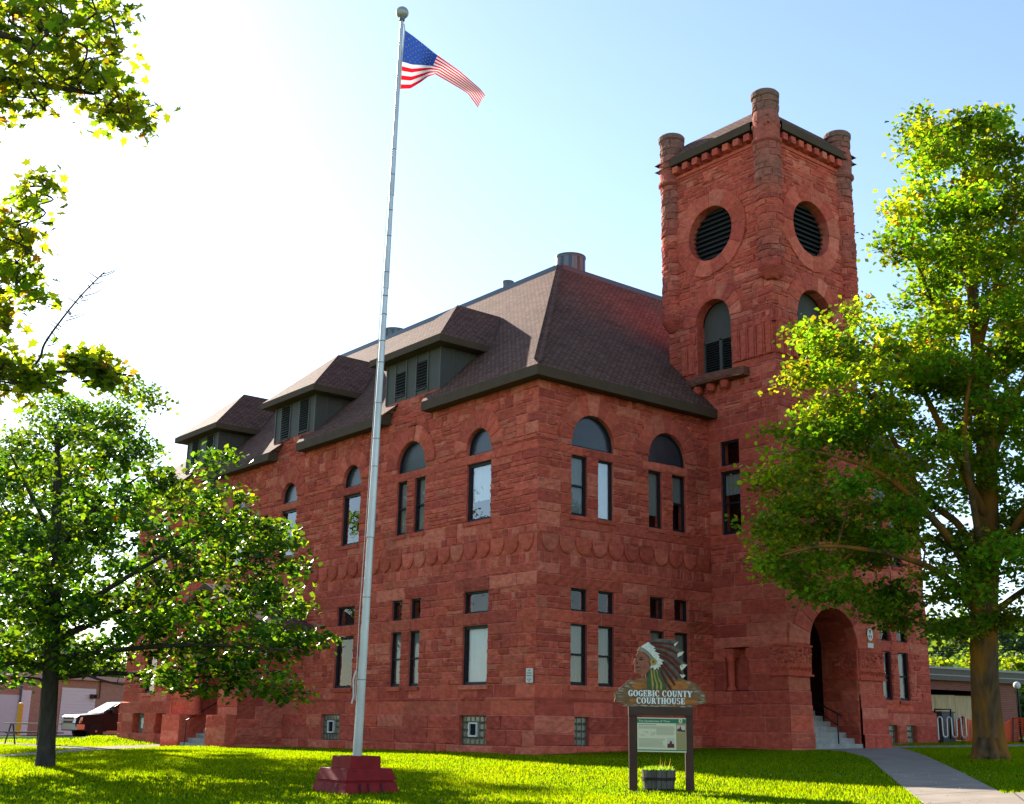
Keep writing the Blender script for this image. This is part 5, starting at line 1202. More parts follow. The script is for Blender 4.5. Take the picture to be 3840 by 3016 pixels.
# ================================================================ TREES
def smooth_path(pts, n=8):
    pts = [Vector(p) for p in pts]
    if len(pts) < 3: return [pts[0].lerp(pts[-1], i/n) for i in range(n+1)]
    out = []
    for i in range(len(pts)-1):
        p0, p1, p2, p3 = pts[max(i-1, 0)], pts[i], pts[i+1], pts[min(i+2, len(pts)-1)]
        for k in range(n):
            t = k/n; out.append(.5*((2*p1)+(-p0+p2)*t+(2*p0-5*p1+4*p2-p3)*t*t+(-p0+3*p1-3*p2+p3)*t**3))
    return out+[pts[-1]]
MAPLE = np.array([(-.5, 0, 0), (-.3, .1, .01), (-.42, .38, .05), (-.12, .28, .02), (.0, .5, .06), (.12, .22, .0), (.5, 0, -.07), (.12, -.22, 0), (0, -.5, .06), (-.12, -.28, .02), (-.42, -.38, .05), (-.3, -.1, .01)])
def leaf_array(C, N_, size, tones, weights, tilt=.8, droop=.25, seed=0, sh=None):
    """C (n,3) leaf centres; returns verts, faces(6-gon), tone"""
    q = np.random.default_rng(seed); n = len(C)
    nz = np.stack([q.normal(0, tilt, n), q.normal(0, tilt, n), np.ones(n)], 1); nz /= np.linalg.norm(nz, axis=1)[:, None]
    a = q.uniform(0, 2*np.pi, n); dx = np.stack([np.cos(a), np.sin(a), -droop+q.normal(0, .25, n)], 1); dx -= nz*(dx*nz).sum(1)[:, None]; dx /= np.linalg.norm(dx, axis=1)[:, None]
    dy = np.cross(nz, dx); s = size*q.uniform(.6, 1.25, n)
    if sh is None: sh = np.array([(-.5, 0, 0), (-.15, .42, .05), (.12, .30, .03), (.5, 0, -.08), (.12, -.30, .03), (-.15, -.42, .05)])
    V = C[:, None, :]+s[:, None, None]*(sh[None, :, 0, None]*dx[:, None, :]+sh[None, :, 1, None]*dy[:, None, :]+sh[None, :, 2, None]*nz[:, None, :])
    t = np.array(tones)[q.choice(len(tones), n, p=np.array(weights)/np.sum(weights))]*q.uniform(.7, 1.3, (n, 1))
    k = len(sh); return V.reshape(-1, 3), np.arange(n*k).reshape(-1, k), np.repeat(t, k, 0)
def poly_dist(px, py, poly):
    d = np.full(len(px), 1e9); n = len(poly)
    for i in range(n):
        a = np.array(poly[i-1]); b = np.array(poly[i]); ab = b-a; t = np.clip(((px-a[0])*ab[0]+(py-a[1])*ab[1])/(ab@ab+1e-9), 0, 1)
        d = np.minimum(d, np.hypot(px-a[0]-t*ab[0], py-a[1]-t*ab[1]))
    return d
def crown_clumps(poly, depth, n, kz, rmin, rmax, holes=(), seed=1, sep=1.0):
    """clump centres filling the crown's volume: an outline swept into depth, rounded off at its rim"""
    q = np.random.default_rng(seed); P_ = np.array(poly); lo, hi = P_.min(0), P_.max(0); out = []
    tries = 0
    while len(out) < n and tries < 40000:
        tries += 1; x, y = q.uniform(lo[0], hi[0]), q.uniform(lo[1], hi[1])
        if not inpoly(np.array([x]), np.array([y]), poly)[0]: continue
        dd = poly_dist(np.array([x]), np.array([y]), poly)[0]; m = dd*KD/FPX*depth
        r_ = q.uniform(rmin, rmax)
        if m < r_*.55: r_ = max(m/.55, rmin*.5)
        if m < rmin*.32: continue
        half = kz*math.sqrt(max(m, .05)*4); dz = q.uniform(-half, half)
        if any(math.hypot(x-h_[0], y-h_[1]) < h_[2] for h_ in holes): continue
        p = np.array(at(x, y, depth+dz))
        if any(np.linalg.norm(p-o[0]) < (r_+o[1])*.55*sep for o in out): continue
        out.append((p, r_))
    return out
def tree(name, label, trunk, trunk_r, limbs, clumps, bark, leafm, size, per, tones, weights, group=None, sub=(.20, 9), cat='tree', flat=.62, seed=3, twigs=True, stray=(), sh=None, fine=True):
    q = np.random.default_rng(seed); base = Vector(trunk[0])
    t = thing(name, label, cat, base, group)
    B = MB(); sk = []
    tp = smooth_path(trunk); n = len(tp); rad = [np.interp(i/(n-1), np.linspace(0, 1, len(trunk_r)), trunk_r) for i in range(n)]
    B.tube([p-base for p in tp], rad, 14)
    for p, r_ in zip(tp, rad): sk.append((np.array(p), r_))
    for (pts, r0, r1) in limbs:
        lp = smooth_path(pts, 7); rr = list(np.linspace(r0, r1, len(lp))); B.tube([p-base for p in lp], rr, 8)
        for p, r_ in zip(lp, rr): sk.append((np.array(p), r_))
    P0 = np.array([s[0] for s in sk]); R0 = np.array([s[1] for s in sk]); Ls = []; Ks = []
    skip = int(len(tp)*.22)
    for (c, r_) in sorted(clumps, key=lambda c: np.min(np.linalg.norm(P0-c[0], axis=1))):
        d = np.linalg.norm(P0-c, axis=1)+np.maximum(0, P0[:, 2]-c[2]+.2)*.8; d[:skip] += 6; i = int(np.argmin(d)); s0 = P0[i]
        mid = (s0+c)/2+np.array([q.normal(0, .12), q.normal(0, .12), .10*np.linalg.norm(c-s0)]); rb = min(R0[i]*.6, .018+.022*np.linalg.norm(c-s0))
        lp = smooth_path([s0, mid, c], 4)
        if twigs: B.tube([p-base for p in lp], list(np.linspace(rb, .010, len(lp))), 5, 0, None, False)
        P0 = np.vstack([P0, np.array([list(p) for p in lp[2:]])]); R0 = np.concatenate([R0, np.linspace(rb, .012, len(lp))[2:]])
        ns = max(4, int(sub[1]*(r_/.9)**2)); kt = q.uniform(.55, 1.3)*np.array([q.uniform(.72, 1.22), 1, 1])
        for k in range(ns):
            v = q.normal(0, 1, 3); v /= np.linalg.norm(v); e = c+v*np.array([1, 1, flat])*r_*q.uniform(.35, 1.0)
            if twigs and (fine or k % 6 == 0): B.tube([Vector(c)-base, Vector((c+e)/2+np.array([0, 0, .05]))-base, Vector(e)-base], [.010, .007, .004], 3, 0, None, False)
            m = max(3, int(per*q.uniform(.6, 1.4))); pts = e+q.normal(0, 1, (m, 3))*np.array([1, 1, .55])*sub[0]
            f = q.random((m, 1)); pts = pts+(c-e)*f*.25; Ls.append(pts); Ks.append(np.repeat(kt[None], len(pts), 0))
    for s_ in stray: B.tube([Vector(p)-base for p in smooth_path(s_[0], 5)], list(np.linspace(s_[1], s_[2], (len(s_[0])-1)*5+1)), 4, 0, None, False)
    tr = B.build('trunk', bark, t, smooth=True)
    V, F, T_ = leaf_array(np.concatenate(Ls)-np.array(base), None, size, tones, weights, seed=seed, sh=sh); T_ = np.clip(T_*np.repeat(np.concatenate(Ks), len(V)//len(np.concatenate(Ks)), 0), 0, .3)
    cr = np_mesh('crown', V, F, leafm, T_, t); return t, len(F)
GREENS = [(.030, .060, .008), (.045, .085, .010), (.060, .105, .012), (.085, .13, .012), (.11, .14, .014), (.17, .075, .02)]
# ---- right maple, its own crown of light and dark clumps
DR_ = 29.5
rb = hit(2105, 1613); DR_ = (rb-Vector(CAM)).dot(Vector(_fw)); rb.z = gz(rb.x, rb.y)
rp = [(1895, 245), (1960, 222), (2040, 212), (2120, 222), (2175, 300), (2300, 380), (2380, 560), (2440, 800), (2460, 1050), (2400, 1250), (2290, 1350), (2180, 1350), (2100, 1345), (2020, 1385), (1960, 1360), (1880, 1345), (1840, 1310), (1790, 1290), (1700, 1285),
      (1650, 1275), (1640, 1240), (1600, 1200), (1600, 1160), (1570, 1120), (1600, 1080), (1548, 1040), (1560, 1018), (1610, 1000), (1600, 930), (1640, 900), (1690, 870), (1668, 810), (1660, 760), (1690, 700), (1700, 678), (1780, 650), (1850, 625), (1900, 620), (1925, 590), (1880, 560), (1812, 490), (1850, 440), (1900, 425), (1930, 400), (1895, 395), (1890, 330), (1925, 290)]
hl = [(1985, 905, 36), (1945, 965, 22), (2030, 1120, 26), (1975, 1135, 20), (1890, 610, 14), (2135, 810, 28), (2100, 930, 20), (2000, 690, 14), (2050, 500, 12), (2150, 455, 22), (1975, 1250, 14)]
cl = crown_clumps(rp, DR_, 380, 1.0, .42, .85, hl, 5, .74)
A_ = lambda x, y, dz=0: at(x, y, DR_+dz)
tk = [rb-Vector((0, 0, .15)), A_(2100, 1560), A_(2092, 1450), A_(2090, 1330), A_(2092, 1200), A_(2096, 1050, .2), A_(2092, 900, .3), A_(2078, 750, .3), A_(2062, 580, .2), A_(2050, 420, .1), A_(2045, 300)]
r_ = [.52, .38, .335, .325, .34, .27, .22, .17, .12, .07, .02]
lm = [([A_(2085, 1340), A_(2070, 1280, -.3), A_(2040, 1180, -.8), A_(1960, 1080, -1.5), A_(1860, 1000, -1.9), A_(1740, 960, -2)], .17, .03), ([A_(2090, 1230), A_(2040, 1120, .6), A_(1960, 1050, 1.2), A_(1880, 900, 1.6), A_(1800, 760, 1.6)], .13, .03),
      ([A_(2095, 1100), A_(2010, 930, -.6), A_(1940, 800, -1), A_(1850, 720, -1.2)], .12, .025), ([A_(2092, 900, .3), A_(2030, 800), A_(1980, 640, -.4), A_(1930, 520, -.6)], .1, .02), ([A_(2096, 1000, .2), A_(2140, 880, .5), A_(2200, 760, .9), A_(2260, 640, 1)], .14, .03),
      ([A_(2092, 1250), A_(2150, 1130, -.8), A_(2240, 1000, -1.2), A_(2330, 900, -1.4)], .13, .03), ([A_(2078, 750, .3), A_(2110, 620, -.3), A_(2150, 480, -.5), A_(2160, 380, -.5)], .09, .02), ([A_(2085, 1300), A_(2000, 1220, -1), A_(1900, 1180, -1.8), A_(1760, 1160, -2.3), A_(1660, 1180, -2.4)], .11, .02),
      ([A_(2065, 600, .2), A_(2010, 520, .4), A_(1960, 440, .5)], .06, .015), ([A_(2090, 1320), A_(2180, 1250, 1), A_(2280, 1200, 1.6)], .11, .03), ([A_(2090, 1280, 0), A_(2080, 1150, 1.2), A_(2060, 950, 2.2), A_(2070, 800, 2.6)], .12, .03), ([A_(2090, 1280, 0), A_(2080, 1150, -1.2), A_(2050, 950, -2.2), A_(2060, 800, -2.6)], .12, .03)]
bark = mat('orange_lichen_bark', (.105, .066, .036), .95, spec=.02, noise=.5, nscale=9, bump=1.0, bscale=13, stretch=(1, 1, .13)); nn_ = bark.node_tree
_b = nn_.nodes["Principled BSDF"]; _src = _b.inputs["Base Color"].links[0].from_socket
_t = nn_.nodes.new("ShaderNodeTexNoise"); _t.inputs["Scale"].default_value = 1.1; _t.inputs["Detail"].default_value = 8; _tc = nn_.nodes.new("ShaderNodeTexCoord"); _mp = nn_.nodes.new("ShaderNodeMapping"); _mp.inputs[3].default_value = (1.6, 1.6, .5); nn_.links.new(_tc.outputs["Object"], _mp.inputs[0]); nn_.links.new(_mp.outputs[0], _t.inputs[0])
_mr = nn_.nodes.new("ShaderNodeMapRange"); _mr.inputs[1].default_value = .42; _mr.inputs[2].default_value = .62; nn_.links.new(_t.outputs[0], _mr.inputs[0])
_mx = nn_.nodes.new("ShaderNodeMix"); _mx.data_type = 'RGBA'; nn_.links.new(_mr.outputs[0], _mx.inputs[0]); nn_.links.new(_src, _mx.inputs[6]); _mx.inputs[7].default_value = (.26, .11, .018, 1); nn_.links.new(_mx.outputs[2], _b.inputs["Base Color"])
G_R = [(.045, .105, .008), (.065, .135, .009), (.088, .155, .010), (.115, .17, .011), (.155, .155, .018), (.19, .08, .025)]
rt, nl = tree('maple_tree', 'tall maple tree with orange lichen on its trunk beside the concrete path', tk, r_, lm, cl, bark, M['leaf2'], .135, 26, G_R, [1.5, 3, 3, 2.5, 1.2, .10], sub=(.21, 22), seed=21, flat=.45)
B = MB()
for k in range(7):     # root flare
    a = 2*math.pi*k/7+.3; e = Vector((math.cos(a), math.sin(a), 0)); g_ = gz(rb.x+e.x*.62, rb.y+e.y*.62)-rb.z
    B.tube([e*.12+Vector((0, 0, .6)), e*.3+Vector((0, 0, .26)), e*.48+Vector((0, 0, .08+g_*.6)), e*.66+Vector((0, 0, g_-.06))], [.16, .15, .10, .03], 8)
B.build('root', bark, rt, smooth=True)
# ---- left oak on the lawn
lb = hit(96, 1629); DL = (lb-Vector(CAM)).dot(Vector(_fw)); lb.z = gz(lb.x, lb.y)
A_ = lambda x, y, dz=0: at(x, y, DL+dz)
lp = [(-180, 1000), (-60, 930), (0, 960), (60, 900), (140, 880), (240, 930), (330, 985), (385, 985), (415, 955), (470, 945), (515, 930), (498, 975), (538, 995), (545, 1040), (520, 1075), (555, 1100), (600, 1105), (640, 1135), (655, 1160), (625, 1172), (682, 1198), (672, 1220), (610, 1225), (640, 1255), (668, 1300), (700, 1325), (690, 1372), (668, 1395), (684, 1440), (650, 1500), (598, 1534), (560, 1500), (500, 1475), (425, 1490), (340, 1470), (280, 1455), (200, 1450), (130, 1475), (60, 1450), (30, 1490), (-30, 1500), (-150, 1480), (-250, 1300)]
hl = [(215, 1190, 30), (165, 1240, 26), (270, 1130, 22), (60, 1090, 24), (205, 1060, 22), (30, 1290, 18), (150, 1330, 14), (330, 1090, 16), (250, 1260, 18), (95, 985, 18), (300, 1215, 16), (20, 1170, 20)]
cl = crown_clumps(lp, DL, 260, .85, .34, .7, hl, 8, .8)
tk = [lb-Vector((0, 0, .15)), A_(100, 1560), A_(107, 1450), A_(112, 1330), A_(117, 1200), A_(120, 1080, .1), A_(122, 980, .2), A_(118, 900, .2)]
lm = [([A_(113, 1330), A_(200, 1270, -.3), A_(330, 1190, -.7), A_(470, 1110, -1)], .085, .02), ([A_(113, 1360), A_(250, 1300, .4), A_(400, 1230, .8), A_(560, 1190, 1)], .085, .02), ([A_(110, 1400), A_(260, 1380, -.6), A_(420, 1370, -1), A_(600, 1380, -1.2)], .075, .018),
      ([A_(108, 1440), A_(240, 1430, .5), A_(380, 1440, .8), A_(560, 1430, .8)], .07, .018), ([A_(112, 1420), A_(40, 1405, -.3), A_(-40, 1420, -.6), A_(-150, 1400, -.8)], .085, .02), ([A_(115, 1250), A_(40, 1160, .4), A_(-60, 1080, .7)], .08, .02),
      ([A_(118, 1180), A_(200, 1080, .3), A_(300, 1010, .5)], .07, .018), ([A_(118, 1150), A_(60, 1040, -.4), A_(20, 960, -.6)], .06, .015), ([A_(114, 1300), A_(120, 1220, 1), A_(150, 1100, 1.9)], .07, .02), ([A_(114, 1300), A_(110, 1220, -1), A_(130, 1100, -1.9)], .07, .02), ([A_(110, 1400), A_(200, 1440, -1), A_(260, 1455, -1.4)], .04, .012)]
G_L = [(.014, .042, .008), (.024, .062, .008), (.04, .09, .009), (.06, .12, .010), (.09, .145, .012), (.17, .075, .02)]
lt, nl2 = tree('oak_tree', 'leafy young oak tree in front of the side porch, dark trunk on the lawn', tk, [.225, .18, .168, .155, .135, .10, .065, .03], lm, cl, M['bark1'], M['leaf'], .15, 16, G_L, [1.5, 3, 3, 2.5, 1.5, .02], sub=(.17, 17), seed=22, flat=.4)
# ---- foreground maple, trunk out to the left of the view
DF = 10.5
A_ = lambda x, y, dz=0: at(x, y, DF+dz)
fb = at(-620, 1500, 11.5); fb.z = gz(fb.x, fb.y)
p1_ = [(-260, -220), (300, -160), (262, 40), (250, 70), (262, 110), (266, 150), (240, 190), (280, 200), (315, 235), (300, 262), (285, 298), (262, 270), (225, 262), (188, 292), (168, 268), (150, 225), (120, 205), (142, 265), (138, 295), (105, 270), (62, 255), (55, 292), (25, 240), (0, 262), (-120, 300)]
p2_ = [(-120, 470), (0, 470), (45, 395), (60, 370), (108, 366), (100, 400), (85, 455), (62, 480), (78, 540), (70, 600), (92, 625), (82, 665), (55, 645), (30, 690), (-20, 700), (-120, 690)]
p3_ = [(-80, 735), (20, 745), (55, 790), (95, 758), (118, 790), (100, 845), (70, 830), (20, 850), (-80, 860)]; p4_ = [(150, 752), (185, 752), (232, 770), (240, 800), (262, 830), (238, 850), (222, 832), (200, 795), (165, 775)]
cl = crown_clumps(p1_, DF, 120, .5, .18, .34, [(150, 140, 12), (60, 200, 10), (190, 90, 8)], 31, .75)+crown_clumps(p2_, DF, 40, .4, .13, .25, [(30, 540, 8)], 32, .75)+crown_clumps(p3_, DF, 22, .4, .12, .22, (), 33, .75)+crown_clumps(p4_, DF, 14, .3, .10, .17, (), 34, .7)
tk = [fb-Vector((0, 0, .15)), A_(-600, 1200, .9), A_(-585, 800, .6), A_(-560, 400, .5), A_(-520, 0, .5), A_(-470, -300, .5)]
lm = [([A_(-530, 100, .5), A_(-300, 40), A_(-60, 60), A_(90, 100)], .10, .014), ([A_(-545, 300, .5), A_(-300, 160, -.2), A_(0, 170, -.2), A_(200, 200, -.1)], .09, .012), ([A_(-560, 420, .5), A_(-320, 500, .1), A_(-100, 540), A_(40, 560)], .07, .01), ([A_(-575, 650, .6), A_(-300, 800, .1), A_(-50, 800), A_(60, 793), A_(130, 790), A_(200, 790)], .05, .006),
      ([A_(-520, 0, .5), A_(-250, -80, .2), A_(0, -60, .2), A_(160, -20, .2)], .09, .012), ([A_(80, 0, 0), A_(110, 40, 0), A_(130, 110)], .03, .008)]
st = [([A_(60, 793), A_(85, 760, .05), A_(95, 730, .05), A_(130, 680, .05), A_(175, 625, .05), A_(222, 578, .05)], .014, .005)]
q = random.Random(4)
for k in range(26):
    f = q.uniform(.1, 1); x = 85+f*130; y = 755-f*172; sgn = q.choice((-1, 1)); l_ = q.uniform(8, 34)
    st.append(([A_(x, y, .05), A_(x+sgn*l_*.5+6, y-l_*.2, .05), A_(x+sgn*l_+8, y-l_*.35-4, .05+q.uniform(-.1, .1))], .0055, .003))
ft, nl3 = tree('overhanging_maple', 'maple branches reaching into the sky from the left edge, one twig bare', tk, [.36, .30, .26, .22, .18, .12], lm, cl, M['bark1'], leaf_mat('near_leaf', 1.2, 1.6, .15), .105, 7, [(.04, .07, .008), (.06, .095, .010), (.085, .12, .012), (.11, .135, .014), (.2, .10, .02)], [2, 3, 3, 2, .25], sub=(.10, 42), seed=41, stray=st, flat=.7, sh=MAPLE, fine=False)
# ---- softer tree standing behind the oak
DB = 44
A_ = lambda x, y, dz=0: at(x, y, DB+dz)
bb = at(98, 1560, DB); bb.z = gz(bb.x, bb.y)
pb_ = [(20, 900), (70, 845), (130, 835), (190, 825), (260, 830), (300, 805), (352, 830), (345, 880), (325, 930), (330, 1000), (350, 1060), (330, 1150), (280, 1260), (180, 1330), (60, 1330), (-80, 1280), (-150, 1100), (-120, 950)]
cl = crown_clumps(pb_, DB, 130, .9, .6, 1.1, [(150, 1150, 50), (230, 1040, 40), (60, 1040, 40), (200, 1220, 50), (280, 1150, 40), (60, 1200, 40)], 51, .85)
tree('lawn_tree', 'tall loose tree standing beyond the oak, feathery top against the sky', [bb-Vector((0, 0, .2)), A_(103, 1450), A_(112, 1250), A_(130, 1050), A_(160, 900)], [.3, .24, .2, .13, .04],
     [([A_(160, 1250), A_(240, 1080), A_(310, 900)], .1, .02), ([A_(160, 1300), A_(60, 1150), A_(-40, 1000)], .1, .02), ([A_(165, 1150), A_(220, 1000, 1), A_(260, 870, 1)], .07, .02)], cl, M['bark1'], M['leaf'], .15, 22, G_L[1:5], [1, 2, 2, 1], sub=(.28, 14), seed=52)
print('LEAVES', nl, nl2, nl3)
# ================================================================ BACKGROUND, LEFT
M['bricktan'] = mat('tan_brick', (.36, .19, .12), .9); M['brickred'] = mat('red_brick', (.25, .085, .06), .9)
def brick_mat(m, c1, c2, mo):
    n = m.node_tree.nodes; l = m.node_tree.links; b = n["Principled BSDF"]; uv = n.new("ShaderNodeUVMap"); uv.uv_map = "UVMap"; br = n.new("ShaderNodeTexBrick"); l.new(uv.outputs[0], br.inputs[0])
    br.inputs["Color1"].default_value = (*c1, 1); br.inputs["Color2"].default_value = (*c2, 1); br.inputs["Mortar"].default_value = (*mo, 1); br.inputs["Scale"].default_value = 1; br.inputs["Brick Width"].default_value = .22; br.inputs["Row Height"].default_value = .075; br.inputs["Mortar Size"].default_value = .008
    l.new(br.outputs[0], b.inputs["Base Color"])
brick_mat(M['bricktan'], (.40, .20, .13), (.30, .15, .10), (.34, .25, .2)); brick_mat(M['brickred'], (.27, .085, .06), (.21, .065, .05), (.24, .15, .12))
M['siding'] = mat('white_siding', (.62, .58, .57), .5, noise=.05); M['grey'] = mat('grey_door_panel', (.5, .49, .5), .5, noise=.05)
GZ0 = -2.2
ga = at(-60, 1580, 72); gb_ = at(262, 1575, 84)     # line of the garage front
gu = Vector((gb_.x-ga.x, gb_.y-ga.y, 0)).normalized(); gn = Vector((gu.y, -gu.x, 0)); 
if gn.dot(Vector((CAM[0]-ga.x, CAM[1]-ga.y, 0))) < 0: gn = -gn
PG = Plane((ga.x, ga.y, 0), gu, gn)
def gu_at(x): # position along the garage front under image column x
    r_ = ray(x, 1540); d = Vector((r_[0], r_[1], 0)); # solve ga+gu*u = cam+d*t
    ax, ay = ga.x-CAM[0], ga.y-CAM[1]; det = gu.x*(-d.y)+d.x*gu.y; return ((-ax)*(-d.y)-(-d.x)*(-ay)*1.0)/det if False else (d.x*(-ay)-d.y*(-ax))/(d.x*gu.y-d.y*gu.x)
def gz_at(x, y):
    r_ = ray(x, y); u = gu_at(x); p = PG(u, 0, 0); t = ((p.x-CAM[0])**2+(p.y-CAM[1])**2)**.5/math.hypot(r_[0], r_[1]); return CAM[2]+r_[2]*t
ztop = gz_at(150, 1444)
GA = thing('garage_building', 'low tan brick garage with white siding and roller door', 'building', (0, 0, 0))
U0, U1 = gu_at(-260), gu_at(420)
B = MB(); Uv, Zv = gu, Vector((0, 0, 1))
B.uvquad([PG(U0, -2.6, 0), PG(U1, -2.6, 0), PG(U1, ztop, 0), PG(U0, ztop, 0)], Uv, Zv, PG(0, 0, 0))
for u in (U0, U1): B.uvquad([PG(u, -2.6, 0), PG(u, -2.6, -14), PG(u, ztop, -14), PG(u, ztop, 0)], gn, Zv, PG(0, 0, 0))
B.build('wall', M['bricktan'], GA)
B = MB(); B.add([PG(U0-.3, ztop, .35), PG(U1+.3, ztop, .35), PG(U1+.3, ztop+.3, .35), PG(U0-.3, ztop+.3, .35), PG(U0-.3, ztop, -14), PG(U1+.3, ztop, -14), PG(U1+.3, ztop+.3, -14), PG(U0-.3, ztop+.3, -14)], [(0, 1, 2, 3), (3, 2, 6, 7), (0, 4, 5, 1), (0, 3, 7, 4), (1, 5, 6, 2)]); B.build('roof', mat('pinkish_roof_edge', (.42, .27, .24), .6), GA)
def sidingpanel(x0, x1_, y0, y1_, nm, m):
    a, b = gu_at(x0), gu_at(x1_); za, zb = gz_at((x0+x1_)/2, y1_), gz_at((x0+x1_)/2, y0); B = MB(); n = int((zb-za)/.2)
    for i in range(n):
        z = za+(zb-za)*i/n; z2 = za+(zb-za)*(i+1)/n; B.add([PG(a, z, .05), PG(b, z, .05), PG(b, z2, .02), PG(a, z2, .02), PG(a, z, .01), PG(b, z, .01)], [(0, 1, 2, 3), (0, 4, 5, 1)])
    return B.build(nm, m, GA)
sidingpanel(123, 196, 1462, 1566, 'roller_door', M['siding']); sidingpanel(36, 58, 1466, 1568, 'siding', M['siding'])
a, b = gu_at(-120), gu_at(35); B = MB(); B.prism([(a, -2.5), (b, -2.5), (b, gz_at(20, 1476)), (a, gz_at(20, 1476))], PG, -.05, .03); B.build('grey_door', M['grey'], GA)
B = MB(); u = gu_at(34); B.tube([PG(u, -2.4, .12), PG(u, ztop-.1, .12)], .06, 8); B.build('downspout', mat('blue_grey_pipe', (.09, .12, .15), .5), GA)
B = MB(); u = gu_at(203); B.tube([PG(u, .2, .08), PG(u, ztop, .08)], .04, 6); B.build('conduit', M['fascia'], GA)
B = MB(); u0_, u1_ = gu_at(183), gu_at(192); zl, zh = gz_at(187, 1484), gz_at(187, 1475)
for k in ((u0_, u1_, zh-.06, zh), (u0_, u1_, zl, zl+.06), (u0_, u0_+.06, zl, zh), (u1_-.06, u1_, zl, zh)): B.prism([(k[0], k[2]), (k[1], k[2]), (k[1], k[3]), (k[0], k[3])], PG, .04, .35)
B.build('wall_lamp', M['fascia'], GA)
B = MB(); bp_ = at(37, 1562, 66); bz = gz(bp_.x, bp_.y); BO = thing('bollard', 'yellow safety bollard standing by the garage door', 'bollard', (bp_.x, bp_.y, bz)); B.lathe([(.14, -.1), (.14, 1.75), (.11, 1.82), (.02, 1.85)], (0, 0, 0), 16); B.build('post', mat('yellow_paint', (.52, .33, .03), .55, noise=.1), BO)

# ---- pickup truck, nose to the left, half behind the courthouse
tc = hit(185, 1570); dT = 62.0; tp_ = at(185, 1560, dT); tz = gz(tp_.x, tp_.y)-.06
TR = thing('pickup_truck', 'black pickup truck with chrome grille parked beyond the courthouse', 'truck', (tp_.x, tp_.y, tz))
vwt = Vector((tp_.x-CAM[0], tp_.y-CAM[1], 0)).normalized(); ang = math.atan2(vwt.y, vwt.x)+math.pi/2     # facing left across the view
TR.rotation_euler = (0, 0, ang+R(24))
# local: +x forward, y to its left; origin under the front axle
M['paint'] = mat('black_car_paint', (.010, .010, .013), .35, spec=.08); M['chrome'] = mat('chrome', (.24, .24, .25), .3, 1.0); M['tyre'] = mat('tyre_rubber', (.015, .015, .015), .85); M['lens'] = mat('headlight_lens', (.5, .45, .38), .15, spec=.8); M['amberl'] = mat('amber_lens', (.25, .10, .015), .2)
hwid = .98
prof = [(1.0, .42), (1.05, .75), (1.02, 1.08), (.9, 1.16), (-.15, 1.26), (-.35, 1.28), (-1.25, 1.83), (-1.5, 1.88), (-3.0, 1.88), (-3.25, 1.78), (-3.45, 1.27), (-5.0, 1.25), (-5.05, .55), (-4.45, .5), (-.62, .42), (.58, .4)]
secs = [(-hwid, .93), (-hwid+.03, 1), (-hwid+.1, 1.0), (0, 1.0), (hwid-.1, 1.0), (hwid-.03, 1), (hwid, .93)]
def body_pt(x, z, y):
    k = 1.0
    if z > 1.3: k = 1-.16*(z-1.3)/.58
    if x > .6: k *= 1-.06*(x-.6)/.45
    return (x, y*k, z)
B = MB(); vs = []
for (y, s_) in secs:
    for (x, z) in prof:
        zz = z if abs(y) < hwid else .42+(z-.42)*.985; vs.append(body_pt(x*(1 if abs(y) < hwid else .99), zz, y))
n = len(prof); B.add(vs, [(i*n+j, i*n+(j+1) % n, (i+1)*n+(j+1) % n, (i+1)*n+j) for i in range(len(secs)-1) for j in range(n)]+[tuple(range(n)), tuple(range((len(secs)-1)*n, len(secs)*n))])
B.build('body', M['paint'], TR)
wg = mat('car_glass', (.03, .035, .04), .06, spec=.5)
B = MB(); B.add([body_pt(-.33, 1.31, -.84), body_pt(-.33, 1.31, .84), body_pt(-1.24, 1.845, .82), body_pt(-1.24, 1.845, -.82)], [(0, 1, 2, 3)]); 
for v in range(len(B.v)): B.v[v] = (B.v[v][0]+.02, B.v[v][1], B.v[v][2]+.012)
B.build('windscreen', wg, TR)
for s_ in (-1, 1):
    B = MB(); y = s_*(hwid+.006)
    B.add([body_pt(-.75, 1.32, y), body_pt(-1.4, 1.75, y), body_pt(-2.15, 1.78, y), body_pt(-2.15, 1.32, y)], [(0, 1, 2, 3)]); B.add([body_pt(-2.25, 1.32, y), body_pt(-2.25, 1.78, y), body_pt(-2.95, 1.76, y), body_pt(-3.15, 1.32, y)], [(0, 1, 2, 3)]); B.build('side_window', wg, TR)
    B = MB(); B.box((-.95, min(s_*1.0, s_*1.28), 1.28), (-.72, max(s_*1.0, s_*1.28), 1.5)); B.build('mirror', M['black'], TR)
    B = MB(); B.add([(.78, s_*.99, .78), (1.045, s_*.86, .78), (1.02, s_*.86, 1.06), (.74, s_*.985, 1.08)], [(0, 1, 2, 3)]); B.add([(1.055, s_*.86, .78), (1.075, s_*.58, .78), (1.04, s_*.58, 1.06), (1.03, s_*.86, 1.06)], [(0, 1, 2, 3)]); B.add([(.78, s_*.995, .78), (.86, s_*.97, .78), (.84, s_*.972, .92), (.765, s_*.995, .92)], [(0, 1, 2, 3)], 1); B.build('headlight', [M['lens'], M['amberl']], TR)
B = MB(); B.box((1.0, -.58, .76), (1.06, .58, 1.08)); B.build('grille', M['black'], TR)
B = MB(); B.box((1.03, -.58, .885), (1.085, .58, .965)); B.box((1.03, -.6, 1.055), (1.075, .6, 1.09)); B.box((1.03, -.6, .75), (1.08, .6, .78)); B.build('grille_bar', M['chrome'], TR)
B = MB(); B.add([(.62, -1.0, .48), (1.0, -.96, .46), (1.14, -.6, .46), (1.14, .6, .46), (1.0, .96, .46), (.62, 1.0, .48), (.62, -1.0, .72), (1.0, -.96, .73), (1.14, -.6, .74), (1.14, .6, .74), (1.0, .96, .73), (.62, 1.0, .72)], [(i, i+1, i+7, i+6) for i in range(5)]+[(6, 7, 8, 9, 10, 11)]); B.build('bumper', M['chrome'], TR)
